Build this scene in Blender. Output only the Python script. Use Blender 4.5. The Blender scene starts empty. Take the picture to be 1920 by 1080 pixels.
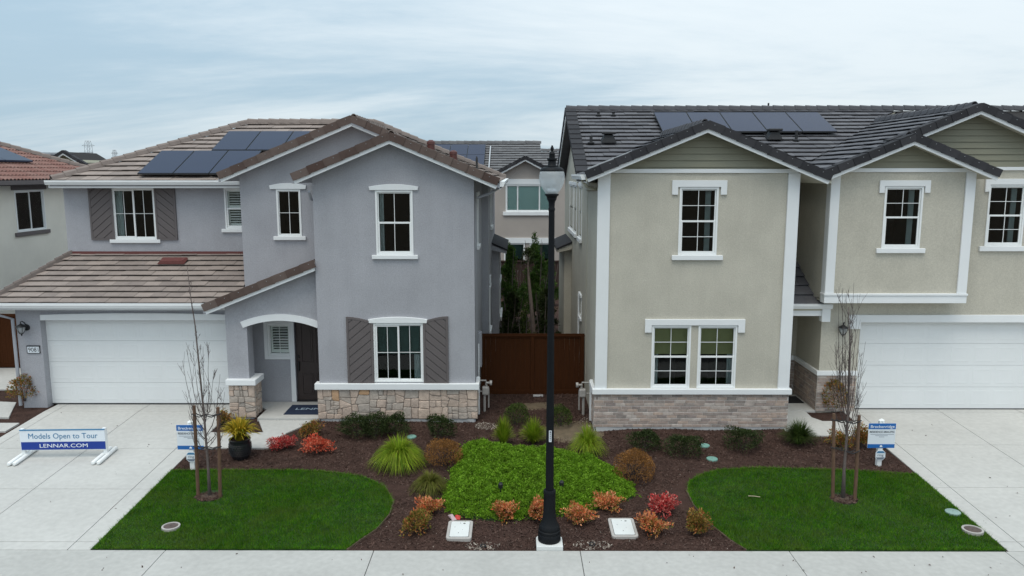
import bpy, bmesh, math, random
import numpy as np
from mathutils import Matrix, Vector
from math import sin, cos, tan, atan, atan2, pi, radians, sqrt, hypot

random.seed(7); rng = np.random.default_rng(11)
S = bpy.context.scene
COL = S.collection

# ------------------------------------------------------------------ camera, sky, sun, exposure
FPX, HORY, CX, H = 1450.0, 325.0, 965.0, 6.6          # focal length in px of a 1920 wide frame, horizon row, camera height
TH = atan((540 - HORY) / FPX)
cd = bpy.data.cameras.new('camera'); cam = bpy.data.objects.new('camera', cd); COL.objects.link(cam)
cd.sensor_width = 36; cd.lens = 36 * FPX / 1920; cd.clip_start = .1; cd.clip_end = 3000
cam.location = (0, 0, H); cam.rotation_euler = (pi / 2 - TH, 0, atan(5 / FPX))
S.camera = cam
S.view_settings.view_transform = 'Standard'; S.view_settings.look = 'None'
S.view_settings.exposure = 0.16; S.view_settings.gamma = 1; S.view_settings.use_curve_mapping = False

SUN_EL, SUN_AZ = radians(68), radians(205)             # azimuth clockwise from +Y; behind the camera, a little to the left
sd = bpy.data.lights.new('sun', 'SUN'); sun = bpy.data.objects.new('sun', sd); COL.objects.link(sun)
sd.energy = 1.6; sd.angle = radians(40); sd.color = (1, .91, .78)
sv = Vector((sin(SUN_AZ) * cos(SUN_EL), cos(SUN_AZ) * cos(SUN_EL), sin(SUN_EL)))
sun.rotation_euler = sv.to_track_quat('Z', 'Y').to_euler(); sun.location = (-8, -20, 40)

W = bpy.data.worlds.new('World'); S.world = W; W.use_nodes = True
nt = W.node_tree; nt.nodes.clear()
def wn(t, **k):
    n = nt.nodes.new(t)
    for a, b in k.items(): setattr(n, a, b)
    return n
sky = wn('ShaderNodeTexSky', sky_type='NISHITA', sun_disc=False, sun_elevation=SUN_EL, sun_rotation=SUN_AZ)
tc = wn('ShaderNodeTexCoord'); sep = wn('ShaderNodeSeparateXYZ'); nt.links.new(tc.outputs['Generated'], sep.inputs[0])
def wmath(op, a, b=None, c=None):
    n = wn('ShaderNodeMath', operation=op)
    for i, v in enumerate((a, b, c)):
        if v is None: continue
        if isinstance(v, (int, float)): n.inputs[i].default_value = v
        else: nt.links.new(v, n.inputs[i])
    return n.outputs[0]
zz = wmath('ADD', wmath('MAXIMUM', sep.outputs[2], 0.0), 0.16)
cmb = wn('ShaderNodeCombineXYZ')
nt.links.new(wmath('DIVIDE', sep.outputs[0], zz), cmb.inputs[0]); nt.links.new(wmath('DIVIDE', sep.outputs[1], zz), cmb.inputs[1])
mp = wn('ShaderNodeMapping'); mp.inputs['Rotation'].default_value = (0, 0, .35); mp.inputs['Scale'].default_value = (.55, 1.0, 1)
mp.inputs['Location'].default_value = (3.1, 1.3, 0)
nt.links.new(cmb.outputs[0], mp.inputs[0])
n1 = wn('ShaderNodeTexNoise'); n1.inputs['Scale'].default_value = .55; n1.inputs['Detail'].default_value = 9; n1.inputs['Roughness'].default_value = .62; n1.inputs['Distortion'].default_value = .6
nt.links.new(mp.outputs[0], n1.inputs['Vector'])
cr = wn('ShaderNodeValToRGB'); cr.color_ramp.interpolation = 'EASE'
cr.color_ramp.elements[0].position = .33; cr.color_ramp.elements[0].color = (4.0, 5.4, 6.45, 1)
cr.color_ramp.elements[1].position = .66; cr.color_ramp.elements[1].color = (7.3, 8.05, 8.45, 1)
nt.links.new(wmath('ADD', n1.outputs['Fac'], wmath('MULTIPLY', sep.outputs[0], .16)), cr.inputs[0])   # the deck thins out to the east
# the cloud deck brightens towards the zenith, as an overcast sky does
br = wmath('ADD', .96, wmath('MULTIPLY', wmath('MAXIMUM', sep.outputs[2], 0.0), .75))
vs = wn('ShaderNodeVectorMath', operation='SCALE'); nt.links.new(cr.outputs[0], vs.inputs[0]); nt.links.new(br, vs.inputs['Scale'])
mx = wn('ShaderNodeMixRGB'); mx.inputs[0].default_value = .9
nt.links.new(sky.outputs[0], mx.inputs[1]); nt.links.new(vs.outputs[0], mx.inputs[2])
bg = wn('ShaderNodeBackground'); bg.inputs[1].default_value = .1
wo = wn('ShaderNodeOutputWorld'); nt.links.new(mx.outputs[0], bg.inputs[0]); nt.links.new(bg.outputs[0], wo.inputs[0])

# ------------------------------------------------------------------ measuring helpers
def tb(y): return tan(atan((y - 540) / FPX) + TH)                      # drop per metre of distance along a picture row
def dep(Y, z): return Y * cos(TH) - (z - H) * sin(TH)
def at(px, py, Y):
    z = H - tb(py) * Y
    return (px - CX) / FPX * dep(Y, z), z
def G(Y):                                                              # the front yards rise gently from the pavement to the houses
    return 0.0 if Y < 12.85 else min(.35, .35 * (Y - 12.85) / 6.95)
def gp(px, py):
    Y = 15.
    for _ in range(40): Y = (H - G(Y)) / tb(py)
    return (px - CX) / FPX * dep(Y, G(Y)), Y
def onplane(px, py, z0, gx, gy):                                       # where a sight line meets the roof plane z = z0 + gx x + gy y
    t = tb(py); k = (px - CX) / FPX
    # X = k*(Y cos + t Y sin), Z = H - t Y
    c = k * (cos(TH) + t * sin(TH))
    Y = (H - z0) / (t + gx * c + gy)
    return c * Y, Y
def rect(px0, py0, px1, py1, Y):
    m = (py0 + py1) / 2
    return at(px0, m, Y)[0], at(px1, m, Y)[0], at((px0 + px1) / 2, py1, Y)[1], at((px0 + px1) / 2, py0, Y)[1]

# ------------------------------------------------------------------ materials
def srgb(r, g, b):
    f = lambda c: (c / 255 / 12.92) if c <= 10 else ((c / 255 + .055) / 1.055) ** 2.4
    return f(r), f(g), f(b)
def mat(name, col, rough=.7, var=0., vscale=3., bump=0., bscale=60., bdist=.01, metal=0., spec=.5, col2=None, fine=0., fscale=120., island=0., stretch=None, coat=0., streak=0.):
    m = bpy.data.materials.new(name); m.use_nodes = True; t = m.node_tree; N = t.nodes; L = t.links
    p = N['Principled BSDF']; p.inputs['Roughness'].default_value = rough; p.inputs['Metallic'].default_value = metal
    p.inputs['Specular IOR Level'].default_value = spec
    if coat: p.inputs['Coat Weight'].default_value = coat; p.inputs['Coat Roughness'].default_value = .1
    c = (*col, 1); c2 = (*(col2 or col), 1)
    geo = N.new('ShaderNodeNewGeometry'); tcx = N.new('ShaderNodeTexCoord')
    vec = geo.outputs['Position']
    if stretch:
        mpn = N.new('ShaderNodeMapping'); mpn.inputs['Scale'].default_value = stretch; L.new(vec, mpn.inputs[0]); vec = mpn.outputs[0]
    last = None
    def scaled(colour_socket, fac_socket, amount):
        # multiply the colour by 1 - amount .. 1 + amount
        mr = N.new('ShaderNodeMapRange'); mr.inputs[1].default_value = .25; mr.inputs[2].default_value = .75
        mr.inputs[3].default_value = 1 - amount; mr.inputs[4].default_value = 1 + amount; L.new(fac_socket, mr.inputs[0])
        v = N.new('ShaderNodeVectorMath'); v.operation = 'SCALE'; L.new(colour_socket, v.inputs[0]); L.new(mr.outputs[0], v.inputs['Scale'])
        return v.outputs[0]
    if island or col2:
        oi = N.new('ShaderNodeObjectInfo')
        ad = N.new('ShaderNodeMath'); ad.operation = 'ADD'; L.new(geo.outputs['Random Per Island'], ad.inputs[0]); L.new(oi.outputs['Random'], ad.inputs[1])
        fr = N.new('ShaderNodeMath'); fr.operation = 'FRACT'; L.new(ad.outputs[0], fr.inputs[0])
        mixn = N.new('ShaderNodeMixRGB'); mixn.inputs[1].default_value = c; mixn.inputs[2].default_value = c2; L.new(fr.outputs[0], mixn.inputs[0])
        last = mixn.outputs[0]
    else:
        rgb = N.new('ShaderNodeRGB'); rgb.outputs[0].default_value = c; last = rgb.outputs[0]
    if var:
        nz = N.new('ShaderNodeTexNoise'); nz.inputs['Scale'].default_value = vscale; nz.inputs['Detail'].default_value = 6; nz.inputs['Roughness'].default_value = .6
        L.new(vec, nz.inputs['Vector']); last = scaled(last, nz.outputs['Fac'], var)
    if fine:
        nf = N.new('ShaderNodeTexNoise'); nf.inputs['Scale'].default_value = fscale; nf.inputs['Detail'].default_value = 3
        L.new(vec, nf.inputs['Vector']); last = scaled(last, nf.outputs['Fac'], fine)
    if streak:
        ms = N.new('ShaderNodeMapping'); ms.inputs['Scale'].default_value = (2.6, 2.6, .22); L.new(geo.outputs['Position'], ms.inputs[0])
        ns = N.new('ShaderNodeTexNoise'); ns.inputs['Scale'].default_value = 1.6; ns.inputs['Detail'].default_value = 5; L.new(ms.outputs[0], ns.inputs['Vector']); last = scaled(last, ns.outputs['Fac'], streak)
    L.new(last, p.inputs['Base Color'])
    if bump:
        nb = N.new('ShaderNodeTexNoise'); nb.inputs['Scale'].default_value = bscale; nb.inputs['Detail'].default_value = 5; nb.inputs['Roughness'].default_value = .6
        L.new(vec, nb.inputs['Vector'])
        b = N.new('ShaderNodeBump'); b.inputs['Strength'].default_value = bump; b.inputs['Distance'].default_value = bdist
        L.new(nb.outputs['Fac'], b.inputs['Height']); L.new(b.outputs[0], p.inputs['Normal'])
    m['p'] = 1
    return m
def leafmat(name, cols, rough=.55, trans=.25):
    m = bpy.data.materials.new(name); m.use_nodes = True; t = m.node_tree; N = t.nodes; L = t.links
    p = N['Principled BSDF']; p.inputs['Roughness'].default_value = rough; p.inputs['Specular IOR Level'].default_value = .14
    geo = N.new('ShaderNodeNewGeometry'); r = N.new('ShaderNodeValToRGB')
    e = r.color_ramp.elements
    while len(e) < len(cols): e.new(.5)
    for i, c in enumerate(cols): e[i].position = i / max(1, len(cols) - 1); e[i].color = (*c, 1)
    L.new(geo.outputs['Random Per Island'], r.inputs[0])
    nz = N.new('ShaderNodeTexNoise'); nz.inputs['Scale'].default_value = 5; nz.inputs['Detail'].default_value = 3; L.new(geo.outputs['Position'], nz.inputs['Vector'])
    mr = N.new('ShaderNodeMapRange'); mr.inputs[1].default_value = .3; mr.inputs[2].default_value = .7; mr.inputs[3].default_value = .7; mr.inputs[4].default_value = 1.3
    L.new(nz.outputs['Fac'], mr.inputs[0])
    v = N.new('ShaderNodeVectorMath'); v.operation = 'SCALE'; L.new(r.outputs[0], v.inputs[0]); L.new(mr.outputs[0], v.inputs['Scale'])
    L.new(v.outputs[0], p.inputs['Base Color'])
    if trans:
        tr = N.new('ShaderNodeBsdfTranslucent'); L.new(v.outputs[0], tr.inputs[0])
        mxs = N.new('ShaderNodeMixShader'); mxs.inputs[0].default_value = trans
        L.new(p.outputs[0], mxs.inputs[1]); L.new(tr.outputs[0], mxs.inputs[2]); L.new(mxs.outputs[0], N['Material Output'].inputs[0])
    return m
def glassmat(name, tint=(.965, .985, .98), refl=1.32):
    m = bpy.data.materials.new(name); m.use_nodes = True; t = m.node_tree; N = t.nodes; L = t.links
    N.remove(N['Principled BSDF'])
    fr = N.new('ShaderNodeFresnel'); fr.inputs[0].default_value = refl
    tr = N.new('ShaderNodeBsdfTransparent'); tr.inputs[0].default_value = (*tint, 1)
    gl = N.new('ShaderNodeBsdfGlossy'); gl.inputs['Roughness'].default_value = .015
    mxs = N.new('ShaderNodeMixShader'); L.new(fr.outputs[0], mxs.inputs[0]); L.new(tr.outputs[0], mxs.inputs[1]); L.new(gl.outputs[0], mxs.inputs[2])
    # old float glass is never quite flat
    nz = N.new('ShaderNodeTexNoise'); nz.inputs['Scale'].default_value = 1.7
    g = N.new('ShaderNodeNewGeometry'); L.new(g.outputs['Position'], nz.inputs['Vector'])
    b = N.new('ShaderNodeBump'); b.inputs['Strength'].default_value = .04; b.inputs['Distance'].default_value = .05; L.new(nz.outputs['Fac'], b.inputs['Height']); L.new(b.outputs[0], gl.inputs['Normal'])
    L.new(mxs.outputs[0], N['Material Output'].inputs[0])
    return m
M = {}
M['stucco_grey'] = mat('stucco_grey', (.372, .376, .405), .9, .085, 1.0, .6, 48, .012, fine=.11, fscale=34, spec=.2, streak=.035)
M['stucco_beige'] = mat('stucco_beige', (.50, .475, .405), .9, .085, 1.2, .55, 48, .012, fine=.11, fscale=34, spec=.2, streak=.035)
M['stucco_taupe'] = mat('stucco_taupe', (.40, .36, .33), .9, .06, .9, .3, 60, .01, spec=.2)
M['stucco_cream'] = mat('stucco_cream', (.76, .74, .66), .9, .07, .9, .4, 60, .01, spec=.2)
M['siding'] = mat('siding', (.255, .25, .19), .7, .05, 2, .15, 40, .004, stretch=(1, 1, 6), spec=.3)
M['trim'] = mat('trim_white', (.77, .79, .80), .55, .03, 1.5, .12, 60, .004, spec=.4)
M['vinyl'] = mat('vinyl_white', (.82, .84, .84), .4, .02, 2, spec=.5)
M['soffit'] = mat('soffit_paint', (.36, .375, .41), .8, .04, 2)
M['soffit_beige'] = mat('soffit_beige', (.47, .45, .37), .8, .04, 2)
M['garage'] = mat('garage_white', (.745, .765, .77), .5, .03, 1.2, .06, 150, .002, spec=.4)
M['shutter'] = mat('shutter_taupe', (.122, .106, .106), .65, .06, 4, .1, 90, .003)
M['door'] = mat('door_brown', (.046, .031, .028), .55, .08, 3)
M['tile_brown'] = mat('tile_brown', (.305, .256, .23), .85, .13, 4, .35, 90, .006, col2=(.228, .192, .175), fine=.1, spec=.25)
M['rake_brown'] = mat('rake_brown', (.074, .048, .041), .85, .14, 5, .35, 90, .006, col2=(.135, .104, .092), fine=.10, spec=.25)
M['tile_char'] = mat('tile_charcoal', (.135, .136, .149), .8, .16, 4, .35, 90, .006, col2=(.092, .093, .104), fine=.12, spec=.3)
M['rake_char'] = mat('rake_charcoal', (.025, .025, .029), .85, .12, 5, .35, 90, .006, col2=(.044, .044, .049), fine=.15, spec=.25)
M['ridge_brown'] = mat('ridge_brown', (.215, .178, .162), .85, .12, 4, .35, 90, .006, col2=(.23, .195, .178), fine=.12, spec=.25)
M['ridge_char'] = mat('ridge_charcoal', (.088, .089, .098), .85, .12, 4, .35, 90, .006, col2=(.09, .09, .10), fine=.12, spec=.25)
M['tile_red'] = mat('tile_red', (.19, .095, .08), .85, .2, 4, .3, 90, .006, col2=(.23, .14, .12), spec=.25)
M['tile_grey'] = mat('tile_grey', (.16, .16, .165), .85, .15, 4, .3, 90, .006, col2=(.12, .12, .127), spec=.25)
M['felt'] = mat('roof_felt', (.018, .016, .016), .95, .1, 4)
M['flash_red'] = mat('flashing_red', (.13, .038, .034), .5, .08, 3)
M['flash_grey'] = mat('flashing_grey', (.42, .44, .46), .4, .08, 3)
M['pv'] = mat('solar_cell', (.016, .020, .048), .3, .05, 1.2, spec=.24)
M['pvframe'] = mat('solar_frame', (.012, .012, .014), .4)
M['black'] = mat('black_metal', (.011, .012, .014), .5, .2, 12, .1, 90, .003, spec=.5)
M['lampblack'] = mat('lamp_black', (.0045, .006, .008), .6, .25, 4, .08, 60, .003, spec=.22)
M['concrete'] = mat('concrete', (.48, .477, .458), .9, .085, .5, .12, 160, .003, fine=.07, fscale=9, spec=.25)
M['concrete_walk'] = mat('concrete_walk', (.43, .428, .41), .9, .09, .7, .15, 160, .003, fine=.08, fscale=9, spec=.25)
M['joint'] = mat('joint_dark', (.085, .085, .08), .95)
M['foundation'] = mat('foundation', (.46, .47, .48), .9, .08, 3, .2, 80, .005)
M['mulch'] = mat('mulch', (.064, .037, .030), .95, .4, 3.5, 1., 70, .03, fine=.5, fscale=60, spec=.15)
M['chips'] = leafmat('mulch_chips', [(.032, .018, .014), (.070, .041, .033), (.092, .057, .046), (.056, .034, .028), (.125, .085, .07)], .9, 0)
M['gravelbits'] = leafmat('gravel_bits', [(.22, .185, .155), (.36, .32, .28), (.15, .115, .095)], .9, 0)
M['soil'] = mat('soil', (.13, .098, .062), .95, .3, 6, .6, 70, .02)
M['tree_soil'] = mat('tree_soil', (.085, .06, .045), .95, .35, 14, .8, 60, .03, fine=.3, fscale=60)
M['turf'] = mat('turf_base', (.018, .05, .008), .95, .3, 4)
M['grass'] = leafmat('grass', [(.017, .088, .002), (.036, .145, .003), (.064, .185, .005), (.115, .21, .012)], .6, .25)
def turfmat():
    m = M['grass']; N = m.node_tree.nodes; L = m.node_tree.links; p = N['Principled BSDF']; src = p.inputs['Base Color'].links[0].from_socket
    g = N.new('ShaderNodeNewGeometry'); a = N.new('ShaderNodeTexNoise'); a.inputs['Scale'].default_value = 1.1; a.inputs['Detail'].default_value = 5; a.inputs['Roughness'].default_value = .65; L.new(g.outputs['Position'], a.inputs['Vector'])
    r = N.new('ShaderNodeMapRange'); r.inputs[1].default_value = .46; r.inputs[2].default_value = .72; r.inputs[3].default_value = 0; r.inputs[4].default_value = .75; L.new(a.outputs['Fac'], r.inputs[0])
    x = N.new('ShaderNodeMixRGB'); L.new(r.outputs[0], x.inputs[0]); L.new(src, x.inputs[1]); x.inputs[2].default_value = (.105, .165, .022, 1)
    for n in N:
        for i in n.inputs:
            if i.is_linked and i.links[0].from_socket == src and n != x: L.new(x.outputs[0], i)
turfmat()
M['cover'] = leafmat('ground_cover', [(.09, .20, .008), (.16, .32, .014), (.27, .46, .045), (.06, .15, .008)], .5, .3)
M['cover_base'] = mat('ground_cover_base', (.018, .04, .008), .95, .3, 8)
M['dark_leaf'] = leafmat('dark_leaf', [(.014, .025, .008), (.028, .044, .013), (.045, .064, .020), (.07, .09, .034)], .42, .15)
M['box_leaf'] = leafmat('box_leaf', [(.020, .040, .010), (.045, .075, .016), (.075, .11, .022), (.10, .13, .03)], .5, .2)
M['side_leaf'] = leafmat('side_leaf', [(.025, .06, .014), (.05, .11, .022), (.08, .15, .03), (.11, .17, .04)], .45, .25)
M['brown_leaf'] = leafmat('brown_leaf', [(.15, .068, .020), (.25, .115, .034), (.34, .17, .05), (.20, .10, .045)], .7, .2)
M['red_leaf'] = leafmat('red_leaf', [(.42, .04, .022), (.62, .085, .045), (.66, .15, .08), (.68, .30, .18)], .5, .25)
M['crimson_leaf'] = leafmat('crimson_leaf', [(.30, .025, .025), (.50, .045, .045), (.60, .11, .10), (.62, .32, .26)], .5, .25)
M['orange_leaf'] = leafmat('orange_leaf', [(.46, .09, .035), (.68, .20, .075), (.80, .42, .22), (.56, .11, .05), (.40, .28, .07), (.74, .30, .17)], .5, .25)
M['olive_leaf'] = leafmat('olive_leaf', [(.10, .12, .018), (.18, .17, .03), (.40, .24, .07), (.38, .12, .045), (.07, .08, .014)], .5, .25)
M['twig'] = mat('twig', (.066, .048, .045), .8, .2, 20)
M['bark'] = mat('bark', (.125, .10, .092), .85, .25, 25, .4, 60, .006)
M['bark_pale'] = mat('bark_pale', (.23, .18, .155), .85, .25, 18, .4, 50, .01)
M['stake'] = mat('stake_wood', (.125, .070, .042), .8, .4, 9, .3, 50, .004, stretch=(6, 6, .8))
M['fence'] = mat('fence_brown', (.054, .017, .0045), .75, .18, 4, .2, 40, .004, spec=.15, stretch=(7, 7, .6))
M['fence_dark'] = mat('fence_dark', (.030, .013, .009), .8, .2, 4, .2, 40, .004, stretch=(7, 7, .6))
M['grassblade_lime'] = leafmat('lime_blade', [(.10, .20, .010), (.18, .29, .014), (.27, .37, .025), (.34, .36, .05)], .5, .35)
M['grassblade_olive'] = leafmat('olive_blade', [(.075, .10, .012), (.13, .15, .022), (.20, .20, .045), (.10, .085, .025)], .5, .35)
M['grassblade_dark'] = leafmat('dark_blade', [(.022, .045, .010), (.045, .08, .016), (.075, .11, .024)], .5, .3)
M['phormium'] = leafmat('gold_blade', [(.20, .22, .02), (.44, .34, .03), (.58, .38, .035), (.15, .19, .02)], .45, .3)
M['pot'] = mat('pot_glaze', (.012, .014, .017), .25, .2, 20, spec=.6)
M['mat_navy'] = mat('mat_navy', (.010, .021, .052), .95, .1, 40, .4, 300, .003)
M['mat_dark'] = mat('mat_dark', (.010, .010, .012), .95)
M['sign_white'] = mat('sign_white', (.72, .77, .82), .5, .03, 2)
M['pvc'] = mat('pvc_white', (.80, .82, .82), .4, .02, 3)
M['sign_blue'] = mat('sign_blue', (.008, .125, .42), .5)
M['sign_navy'] = mat('sign_navy', (.004, .035, .27), .5)
M['sign_teal'] = mat('sign_teal', (.045, .19, .36), .5)
M['sign_grey'] = mat('sign_grey', (.17, .2, .25), .6)
M['sign_dark'] = mat('sign_dark', (.05, .06, .08), .6)
M['letter_white'] = mat('letter_white', (.8, .84, .88), .5)
M['letter_pale'] = mat('letter_pale', (.35, .45, .55), .7)
M['ink'] = mat('ink_black', (.015, .015, .017), .6)
M['lid_white'] = mat('lid_white', (.64, .66, .65), .8, .05, 3, .2, 120, .003)
M['lid_rim'] = mat('lid_rim', (.40, .38, .36), .9, .1, 6)
M['lid_green'] = mat('lid_green', (.165, .33, .285), .55, .08, 6)
M['lid_pale'] = mat('lid_pale', (.23, .33, .31), .6, .08, 6)
M['iron'] = mat('iron_lid', (.095, .07, .063), .8, .25, 20, .4, 60, .01)
M['pipe'] = mat('pipe_grey', (.38, .36, .34), .5, .12, 9, metal=.1)
M['vent_brown'] = mat('vent_brown', (.085, .026, .022), .5, .1, 8)
M['vent_black'] = mat('vent_black', (.02, .02, .022), .6)
M['steel'] = mat('galvanised', (.30, .33, .36), .5, .1, 3)
M['glass'] = glassmat('window_glass')
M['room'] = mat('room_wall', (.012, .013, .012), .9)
M['curtain'] = mat('curtain', (.34, .40, .40), .9, .08, 8)
M['shade'] = mat('roman_shade', (.19, .20, .085), .95, .1, 5, .2, 60, .004)
M['shade_dark'] = mat('dark_shade', (.040, .075, .065), .95, .1, 5, .2, 60, .004)
M['blind'] = mat('blind_white', (.80, .82, .79), .7)
M['blind_teal'] = mat('blind_teal', (.45, .66, .62), .8)
M['globe'] = None
def globe_mat():
    m = bpy.data.materials.new('lamp_globe'); m.use_nodes = True; N = m.node_tree.nodes; L = m.node_tree.links
    p = N['Principled BSDF']; p.inputs['Base Color'].default_value = (.80, .82, .83, 1); p.inputs['Roughness'].default_value = .1
    tr = N.new('ShaderNodeBsdfTransparent'); tr.inputs[0].default_value = (.92, .95, .96, 1)
    tl = N.new('ShaderNodeBsdfTranslucent'); tl.inputs[0].default_value = (.8, .84, .86, 1)
    a = N.new('ShaderNodeMixShader'); a.inputs[0].default_value = .55; L.new(p.outputs[0], a.inputs[1]); L.new(tl.outputs[0], a.inputs[2])
    b = N.new('ShaderNodeMixShader'); b.inputs[0].default_value = .46; L.new(a.outputs[0], b.inputs[1]); L.new(tr.outputs[0], b.inputs[2])
    L.new(b.outputs[0], N['Material Output'].inputs[0]); return m
M['globe'] = globe_mat()
def stone_mat(name, c1, c2):
    return mat(name, c1, .9, .22, 7, .7, 26, .02, col2=c2, fine=.15, fscale=60, spec=.2)
M['stone'] = stone_mat('stone', (.56, .445, .365), (.46, .37, .31))
M['stone_grey'] = stone_mat('stone_grey', (.47, .405, .35), (.39, .345, .305))
M['stone_orange'] = stone_mat('stone_orange', (.55, .34, .19), (.52, .36, .25))
M['brick'] = mat('brick', (.47, .365, .305), .9, .25, 8, .4, 50, .008, col2=(.29, .245, .23), fine=.15, spec=.2)
M['brick2'] = mat('brick_pale', (.50, .44, .40), .9, .25, 8, .4, 50, .008, col2=(.36, .29, .255), fine=.15, spec=.2)
M['brick3'] = mat('brick_grey', (.33, .285, .26), .9, .25, 8, .4, 50, .008, col2=(.26, .225, .205), fine=.15, spec=.2)
M['mortar'] = mat('mortar', (.60, .57, .54), .95, .1, 8, .3, 80, .005)
M['mortar_dark'] = mat('mortar_dark', (.33, .29, .26), .95, .1, 8, .3, 80, .005)

# ------------------------------------------------------------------ object helpers
def link(o, parent=None):
    COL.objects.link(o)
    if parent is not None:
        o.parent = parent
        base = parent
        while base.parent: base = base.parent
        if parent.type == 'EMPTY' and not parent.get('local'): o.matrix_parent_inverse = Matrix.Translation(-Vector(parent.location))
    return o
def setp(o, label=None, cat=None, group=None, kind=None):
    if label: o['label'] = label
    if cat: o['category'] = cat
    if group: o['group'] = group
    if kind: o['kind'] = kind
    return o
def thing(name, label, cat, loc, group=None, local=False):
    o = bpy.data.objects.new(name, None); o.empty_display_size = .2; o.location = loc
    COL.objects.link(o); setp(o, label, cat, group)
    if local: o['local'] = 1
    return o
class MB:
    def __init__(s, xf=None): s.v = []; s.f = []; s.xf = xf
    def add(s, vs, fs):
        n = len(s.v); s.v += [s.xf(*p) if s.xf else tuple(p) for p in vs]; s.f += [tuple(i + n for i in f) for f in fs]; return s
    def box(s, x0, x1, y0, y1, z0, z1):
        return s.add([(x, y, z) for z in (z0, z1) for y in (y0, y1) for x in (x0, x1)],
                     [(0, 2, 3, 1), (4, 5, 7, 6), (0, 1, 5, 4), (2, 6, 7, 3), (0, 4, 6, 2), (1, 3, 7, 5)])
    def prism(s, poly, axis, lo, hi):
        n = len(poly)
        def p(a, b, t): return (a, b, t) if axis == 'Z' else ((a, t, b) if axis == 'Y' else (t, a, b))
        vs = [p(a, b, lo) for a, b in poly] + [p(a, b, hi) for a, b in poly]
        return s.add(vs, [tuple(range(n))[::-1], tuple(range(n, 2 * n))] + [(i, (i + 1) % n, (i + 1) % n + n, i + n) for i in range(n)])
    def loft(s, lo, hi):                                       # two rings of 3-D points
        n = len(lo)
        return s.add(list(lo) + list(hi), [tuple(range(n))[::-1], tuple(range(n, 2 * n))] + [(i, (i + 1) % n, (i + 1) % n + n, i + n) for i in range(n)])
    def tube(s, pts, rad, n=8, caps=True):
        pts = [Vector(p) for p in pts]
        if not hasattr(rad, '__len__'): rad = [rad] * len(pts)
        vs = []; fs = []; up = None
        for i, p in enumerate(pts):
            d = (pts[min(i + 1, len(pts) - 1)] - pts[max(i - 1, 0)]).normalized()
            if up is None: up = Vector((1, 0, 0)) if abs(d.x) < .9 else Vector((0, 1, 0))
            a = d.cross(up).normalized(); b = d.cross(a).normalized(); up = b.cross(d) if False else a.cross(d) * -1 if False else up
            for k in range(n):
                t = 2 * pi * k / n; vs.append(tuple(p + a * cos(t) * rad[i] + b * sin(t) * rad[i]))
        for i in range(len(pts) - 1):
            for k in range(n): fs.append((i * n + k, i * n + (k + 1) % n, (i + 1) * n + (k + 1) % n, (i + 1) * n + k))
        if caps: fs += [tuple(range(n))[::-1], tuple(range((len(pts) - 1) * n, len(pts) * n))]
        return s.add(vs, fs)
    def lathe(s, prof, c, n=24):
        vs = []; fs = []; m = len(prof)
        for r, z in prof:
            for k in range(n): t = 2 * pi * k / n; vs.append((c[0] + r * cos(t), c[1] + r * sin(t), c[2] + z))
        for i in range(m - 1):
            for k in range(n): fs.append((i * n + k, i * n + (k + 1) % n, (i + 1) * n + (k + 1) % n, (i + 1) * n + k))
        fs += [tuple(range(n))[::-1], tuple(range((m - 1) * n, m * n))]
        return s.add(vs, fs)
    def build(s, name, m, parent=None, bevel=0, smooth=False, fix=True, **kw):
        me = bpy.data.meshes.new(name); me.from_pydata(s.v, [], s.f)
        if fix:
            bm = bmesh.new(); bm.from_mesh(me); bmesh.ops.recalc_face_normals(bm, faces=bm.faces); bm.to_mesh(me); bm.free()
        me.materials.append(M[m] if isinstance(m, str) else m)
        if smooth is True: me.polygons.foreach_set('use_smooth', [True] * len(me.polygons))
        o = bpy.data.objects.new(name, me); link(o, parent)
        if bevel:
            b = o.modifiers.new('edge', 'BEVEL'); b.width = bevel; b.segments = 2; b.limit_method = 'ANGLE'; b.angle_limit = radians(40)
        if smooth == 'auto':
            me.polygons.foreach_set('use_smooth', [True] * len(me.polygons))
            try: me.set_sharp_from_angle(angle=radians(40))
            except Exception: pass
        setp(o, **kw)
        return o
def npmesh(name, verts, faces, m, parent=None, **kw):            # big meshes: verts (N,3), faces (F,k)
    me = bpy.data.meshes.new(name); V = np.asarray(verts, np.float32); Fc = np.asarray(faces, np.int32)
    me.vertices.add(len(V)); me.vertices.foreach_set('co', V.ravel())
    k = Fc.shape[1]; me.loops.add(Fc.size); me.loops.foreach_set('vertex_index', Fc.ravel())
    me.polygons.add(len(Fc)); me.polygons.foreach_set('loop_start', np.arange(0, Fc.size, k, dtype=np.int32)); me.polygons.foreach_set('loop_total', np.full(len(Fc), k, np.int32))
    me.materials.append(M[m] if isinstance(m, str) else m); me.update(); me.validate()
    o = bpy.data.objects.new(name, me); link(o, parent); setp(o, **kw); return o
def front(Y): return lambda a, o, z: (a, Y - o, z)
def faceR(X): return lambda a, o, z: (X + o, a, z)
def faceL(X): return lambda a, o, z: (X - o, a, z)

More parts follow.
